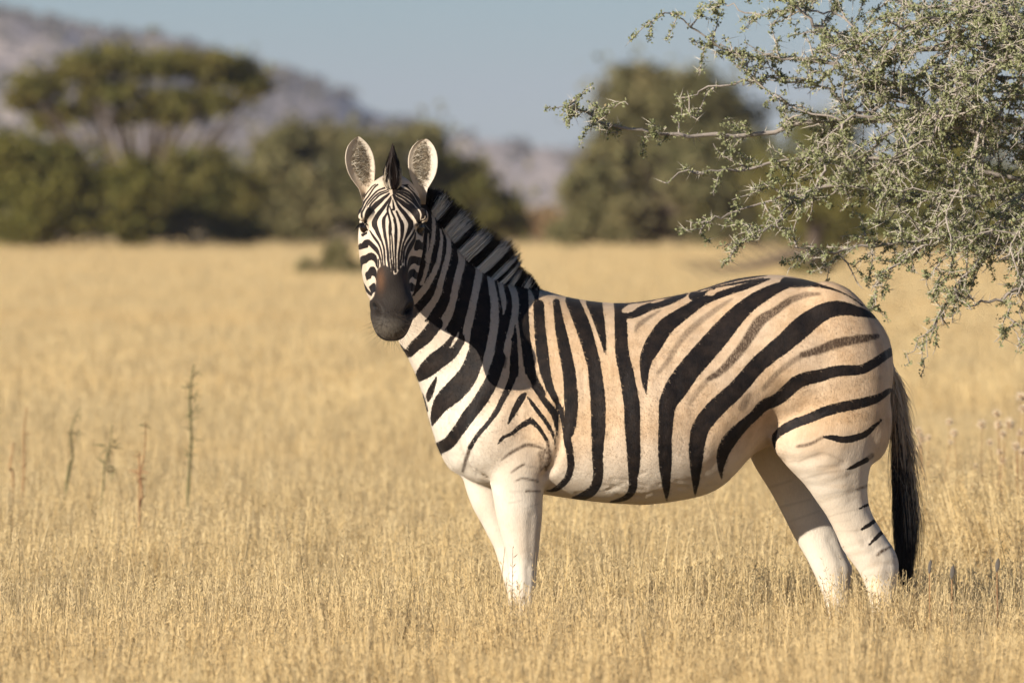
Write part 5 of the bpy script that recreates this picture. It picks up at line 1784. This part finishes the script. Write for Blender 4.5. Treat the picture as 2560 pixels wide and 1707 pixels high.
for q, (px, py, hgt, wpx, lbl) in enumerate([(2325, 1416, 36, 5, 'small grey oval standing in the grass close to the tail tip'), (2381, 1430, 36, 6, 'small grey oval leaning right between two other grey ovals'),
                                            (2494, 1412, 36, 6, 'small grey oval farthest right from the tail')]):
    d_ = 24.2  # flat grey upright ovals, each carried on a thin stem in the grass
    a, b = at_depth(px + 2, py - hgt / 2, d_), at_depth(px - 2, py + hgt / 2, d_)
    wv = np.array([wpx / 853 * 1.0, 0, 0])
    rt = b.copy()
    rt[2] = -.02
    e = empty('grey_oval', rt, label=lbl, category='leaf', group='grey ovals near the tail')
    ax = a - b
    prof = [(0, .15), (.15, .6), (.4, 1), (.7, .9), (.9, .5), (1, .1)]
    R = [b + ax * t + np.outer(np.cos(PHI[::4]), wv * w_) + np.outer(np.sin(PHI[::4]), np.array([0, .0015, 0])) for t, w_ in prof]
    V, F = loft(R)
    add_obj('oval_blade', new_mesh('oval_blade', V, F, oval_grey, True), e)
    add_obj('stem', new_mesh('stem', *tube_np([rt, (rt + b) / 2 + (.004, 0, 0), b + ax * .1], [.002, .0018, .0015], 5), weed_brown, True), e)
# ================================================================== GRASS
M = NT('dry_grass')
k = M.attr('rnd')
hgt = M.attr('hgt')
oin = M.n('ShaderNodeObjectInfo')
oi = oin.outputs['Random']
patch = M.noise(.55, 3, .6, oin.outputs['Location'])
patch2 = M.noise(.12, 2, .5, oin.outputs['Location'])
c = M.mix(M.mapr(k, .0, 1.0, smooth=False), (.75, .53, .215, 1), (.87, .71, .40, 1))
c = M.mix(M.mapr(oi, .55, 1.0, 0, .45), c, (.50, .42, .27, 1))
c = M.mix(M.mapr(patch, .45, .75, 0, .55), c, (.52, .43, .27, 1))
c = M.mix(M.mapr(patch2, .45, .7, 0, .35), c, (.78, .52, .20, 1))
c = M.mix(M.mapr(k, .93, .97), c, (.20, .145, .08, 1))
c = M.mix(M.attr('green'), c, (.16, .18, .05, 1))
c = M.mix(M.mapr(hgt, .55, .95, 0, .35), c, (.74, .58, .34, 1))
grass_mat = M.bsdf(c, .75, None, .2, 0, .30)

protos = bpy.data.collections.new('grass_tufts')


def tuft(seed, n, rad, hmin, hmax, seeds=True, dark=0.0, wide=1.0):
    rg = np.random.default_rng(seed)
    acc = Acc()
    rn_, hg = [], []

    def put(V, F, r, h):
        acc.add(V, F)
        rn_.append(np.full(len(V), r))
        hg.append(h)
    lean0 = rg.normal(size=2) * .07
    for i in range(n):
        a, r = rg.random() * 6.283, rad * math.sqrt(rg.random())
        b = np.array([math.cos(a) * r, math.sin(a) * r, -.02])
        H = hmin + (hmax - hmin) * rg.random() ** .8
        ln = lean0 + rg.normal(size=2) * .10 + np.array([math.cos(a), math.sin(a)]) * .07
        if rg.random() < .06:
            ln *= 3.0
        tip = b + np.array([ln[0] * H, ln[1] * H, H * (1 - .12 * (ln @ ln))])
        mid = (b + tip) / 2 - np.array([ln[0], ln[1], 0]) * H * .10
        t = np.linspace(0, 1, 5)[:, None]
        P = (1 - t) ** 2 * b + 2 * t * (1 - t) * mid + t * t * tip
        an = rg.random() * 6.283
        sd_ = np.array([math.cos(an), math.sin(an), 0]) * wide
        wd = np.array([1.3, 1.3, 1.1, .9, .5])[:, None] * (.0006 + .0005 * rg.random())
        V = np.stack([P - sd_ * wd, P + sd_ * wd], 1).reshape(-1, 3)
        F = np.array([[2 * q, 2 * q + 1, 2 * q + 3, 2 * q + 2] for q in range(4)])
        rv = rg.random() * .92 if rg.random() > dark else .99
        put(V, F, rv, np.repeat(np.linspace(0, 1, 5), 2))
        if seeds and rg.random() < .75:
            m = rg.integers(10, 20)
            tt_ = 1 - .36 * rg.random(m)
            C = (1 - tt_[:, None]) ** 2 * b + 2 * tt_[:, None] * (1 - tt_[:, None]) * mid + tt_[:, None] ** 2 * tip
            an = rg.random(m) * 6.283
            o = np.stack([np.cos(an), np.sin(an), .6 + .9 * rg.random(m)], 1)
            o /= np.linalg.norm(o, axis=1)[:, None]
            L_ = (.004 + .008 * rg.random(m))[:, None]
            s2 = np.cross(o, rg.normal(size=(m, 3)))
            s2 /= np.linalg.norm(s2, axis=1)[:, None]
            w2 = (.0007 + .0006 * rg.random(m))[:, None] * wide
            C2 = C + o * .002
            V = np.stack([C2, C2 + o * L_ * .55 + s2 * w2, C2 + o * L_ * 1.3, C2 + o * L_ * .55 - s2 * w2], 1).reshape(-1, 3)
            put(V, np.arange(4 * m).reshape(m, 4), min(rv + .05, 1) if rg.random() > .12 else .96, np.full(4 * m, .85 + .15 * rg.random()))
        elif rg.random() < .5:
            # dry leaf blade
            a2 = rg.random() * 6.283
            q0 = b + (mid - b) * .6
            q2 = q0 + np.array([math.cos(a2) * .07, math.sin(a2) * .07, .05 + .05 * rg.random()])
            q1 = (q0 + q2) / 2 + np.array([0, 0, .03])
            n_ = np.array([-math.sin(a2), math.cos(a2), 0]) * .002
            put(np.array([q0 - n_, q0 + n_, q1 + n_, q1 - n_, q2, q2]), np.array([[0, 1, 2, 3], [3, 2, 4, 5]]), rg.random() * .9, np.full(6, .4))
    me = acc.mesh('grass_tuft', grass_mat)
    set_attr(me, 'rnd', np.concatenate(rn_))
    set_attr(me, 'hgt', np.concatenate(hg))
    o = bpy.data.objects.new('grass_tuft', me)
    return o


near_c = bpy.data.collections.new('tufts_near')
far_c = bpy.data.collections.new('tufts_far')
for q in range(9):
    near_c.objects.link(tuft(500 + q, 60, .09, .24, .40, True, .06))
for q in range(2):
    near_c.objects.link(tuft(540 + q, 10, .06, .28, .47, True, .5))
for q in range(5):
    far_c.objects.link(tuft(600 + q, 46, .26, .26, .40, True, .03, 2.6))


def scatter(name, pts, scl, rot, tilt, coll, label):
    me = bpy.data.meshes.new(name)
    me.vertices.add(len(pts))
    me.vertices.foreach_set('co', pts.astype(np.float32).ravel())
    a = me.attributes.new('scl', 'FLOAT', 'POINT')
    a.data.foreach_set('value', scl.astype(np.float32))
    a = me.attributes.new('rot', 'FLOAT_VECTOR', 'POINT')
    a.data.foreach_set('vector', np.c_[tilt, rot].astype(np.float32).ravel())
    me.materials.append(grass_mat)
    o = add_obj(name, me, kind='stuff', label=label, category='grass')
    ng = bpy.data.node_groups.new(name, 'GeometryNodeTree')
    ng.interface.new_socket('Geometry', in_out='INPUT', socket_type='NodeSocketGeometry')
    ng.interface.new_socket('Geometry', in_out='OUTPUT', socket_type='NodeSocketGeometry')
    gi, go = ng.nodes.new('NodeGroupInput'), ng.nodes.new('NodeGroupOutput')
    ci = ng.nodes.new('GeometryNodeCollectionInfo')
    ci.inputs['Collection'].default_value = coll
    ci.inputs['Separate Children'].default_value = True
    ci.inputs['Reset Children'].default_value = True
    ip = ng.nodes.new('GeometryNodeInstanceOnPoints')
    ip.inputs['Pick Instance'].default_value = True
    na = ng.nodes.new('GeometryNodeInputNamedAttribute')
    na.data_type = 'FLOAT'
    na.inputs['Name'].default_value = 'scl'
    nr_ = ng.nodes.new('GeometryNodeInputNamedAttribute')
    nr_.data_type = 'FLOAT_VECTOR'
    nr_.inputs['Name'].default_value = 'rot'
    ri = ng.nodes.new('FunctionNodeRandomValue')
    ri.data_type = 'INT'
    ri.inputs['Min'].default_value = 0
    ri.inputs['Max'].default_value = 1000
    L = ng.links.new
    L(gi.outputs[0], ip.inputs['Points'])
    L(ci.outputs[0], ip.inputs['Instance'])
    L(na.outputs[0], ip.inputs['Scale'])
    L(nr_.outputs[0], ip.inputs['Rotation'])
    L([s_ for s_ in ri.outputs if s_.type == 'INT'][0], ip.inputs['Instance Index'])
    L(ip.outputs[0], go.inputs[0])
    md = o.modifiers.new('scatter', 'NODES')
    md.node_group = ng
    return o


rg = np.random.default_rng(77)


def wedge(d0, d1, dens, margin):
    """points spread over the strip of field between d0 and d1 metres from the camera"""
    area_n = int(dens * ((d1 * d1 - d0 * d0) * .06 + 2 * margin * (d1 - d0)))
    out = []
    while len(out) < area_n:
        dd = d0 + (d1 - d0) * rg.random(4000)
        hw2 = .06 * dd + margin
        hmax = .06 * d1 + margin
        x = (rg.random(4000) * 2 - 1) * hmax
        ok = np.abs(x) < hw2
        out += list(np.c_[x[ok], dd[ok] - 25])
    return np.array(out[:area_n])


def patchy(P, f=1.0):
    return .5 + .5 * np.sin(P[:, 0] * 2.1 * f + 1.3 * np.sin(P[:, 1] * .9 * f)) * np.sin(P[:, 1] * 1.3 * f + .7 * np.sin(P[:, 0] * 1.7 * f))


def grass_zone(d0, d1, dens, margin, smin, smax, coll, name, label):
    P = wedge(d0, d1, dens, margin)
    n = len(P)
    scl = smin + (smax - smin) * rg.random(n) + .10 * (patchy(P) - .5) + .08 * (patchy(P, .23) - .5)
    scl *= np.where(rg.random(n) < .04, 1.08 + .2 * rg.random(n), 1.0)
    tilt = rg.normal(size=(n, 2)) * .10
    scatter(name, np.c_[P, np.full(n, -.015)], scl, rg.random(n) * 6.283, tilt, coll, label)


grass_zone(16, 48, 68, 1.6, .84, 1.20, near_c, 'tall_dry_grass', 'golden dry grass with fine seed heads around the zebra')
grass_zone(47, 110, 16, 4, .95, 1.2, far_c, 'dry_grass_field', 'golden dry grass field behind the zebra')
grass_zone(109, 225, 6, 8, 1.0, 1.22, far_c, 'distant_dry_grass', 'pale golden grass reaching the far bushes')

# a taller, wind-bent stand behind the tail
P = np.c_[x_at(2290 + 420 * rg.random(170), 30.0), 3.2 + 3.6 * rg.random(170)]
scatter('bent_tall_grass', np.c_[P, np.full(170, -.02)], 1.25 + .4 * rg.random(170), np.zeros(170), np.c_[rg.normal(size=170) * .1, -.28 + rg.normal(size=170) * .14], near_c, 'taller bent straw-coloured grass behind the tail')

# seed stalks standing against the legs
pl = np.array([(1235, 24.35), (1262, 24.2), (1280, 24.1), (1300, 24.25), (1322, 24.15), (1345, 24.3), (2030, 24.5), (2060, 24.4), (2085, 24.3), (2110, 24.45), (2150, 24.4), (2175, 24.3), (2200, 24.4), (2230, 24.5), (2255, 24.4)])
P = np.c_[x_at(pl[:, 0], pl[:, 1]), pl[:, 1] - 25]
scatter('grass_at_the_legs', np.c_[P, np.full(len(P), -.015)], 1.16 + .14 * rg.random(len(P)), rg.random(len(P)) * 6.28, rg.normal(size=(len(P), 2)) * .06, near_c, 'tall seeding grass standing against the zebra legs')

# dark twiggy seed stalks mixed into the grass
twig_c = bpy.data.collections.new('tufts_twig')
for q in range(4):
    twig_c.objects.link(tuft(700 + q, 3, .03, .36, .50, True, 1.0, 1.15))
P = wedge(20, 36, 3.2, 1.2)
scatter('dark_seed_stalks', np.c_[P, np.full(len(P), -.015)], .85 + .3 * rg.random(len(P)), rg.random(len(P)) * 6.28, rg.normal(size=(len(P), 2)) * .16, twig_c, 'thin dark seed stalks scattered through the golden grass')


# the field and its bushes go on to both sides of the view
def wings(d0, d1, dens, m0, m1, name, label):
    n = int(dens * (d1 - d0) * (m1 - m0) * 2)
    dd = d0 + (d1 - d0) * rg.random(n)
    x = (.06 * dd + m0 + (m1 - m0) * rg.random(n)) * np.where(rg.random(n) < .5, -1, 1)
    P = np.c_[x, dd - 25, np.full(n, -.015)]
    scatter(name, P, 1.0 + .25 * rg.random(n), rg.random(n) * 6.283, rg.normal(size=(n, 2)) * .1, far_c, label)


wings(18, 110, 6, 1.4, 16, 'side_dry_grass', 'dry grass continuing on both sides of the view')
wings(108, 225, 2.2, 7, 45, 'side_field_grass', 'far field grass continuing on both sides')
rb = np.random.default_rng(909)
acc, rnd = Acc(), []
for k in range(46):
    sg = -1 if k % 2 else 1
    d_ = 195 + 40 * rb.random()
    x = sg * (.06 * d_ + 5 + 50 * rb.random()) + (2.0 if sg > 0 else -2.0)
    R = 1.2 + 1.4 * rb.random()
    for q in range(14):
        v = rb.normal(size=3)
        v /= np.linalg.norm(v)
        c = np.array([x, d_ - 25, R * .75]) + v * np.array([R * 1.1, R, R * .7]) * (.3 + .6 * rb.random())
        pts = c + rb.normal(size=(90, 3)) * R * .24
        pts = pts[pts[:, 2] > .02]
        V, F = leaf_cards(pts, .13, rb)
        acc.add(V, F)
        rnd.append(np.full(len(V), rb.random()))
belt = acc.mesh('bush_belt', OLIVE)
set_attr(belt, 'rnd', np.concatenate(rnd))
add_obj('bush_belt', belt, kind='stuff', label='belt of far olive bushes continuing beyond the view on both sides', category='bushes')
# ================================================================== HAZE
hz = NT('haze_air')
pv = hz.n('ShaderNodeVolumePrincipled')
pv.inputs['Color'].default_value = (.57, .61, .80, 1)
pv.inputs['Density'].default_value = HAZE_D
pv.inputs['Anisotropy'].default_value = 0.0
hz.t.links.new(pv.outputs[0], hz.out.inputs['Volume'])
x0, x1, y0, y1, z0, z1 = -4050, 4050, -160, 6060, -3.0, 80
cv = [(x, y, z) for x in (x0, x1) for y in (y0, y1) for z in (z0, z1)]
cf = [(0, 1, 3, 2), (4, 6, 7, 5), (0, 4, 5, 1), (2, 3, 7, 6), (0, 2, 6, 4), (1, 5, 7, 3)]
add_obj('haze', new_mesh('haze', cv, cf, hz.m), kind='stuff', label='thin pale haze softening the distant hill', category='haze')
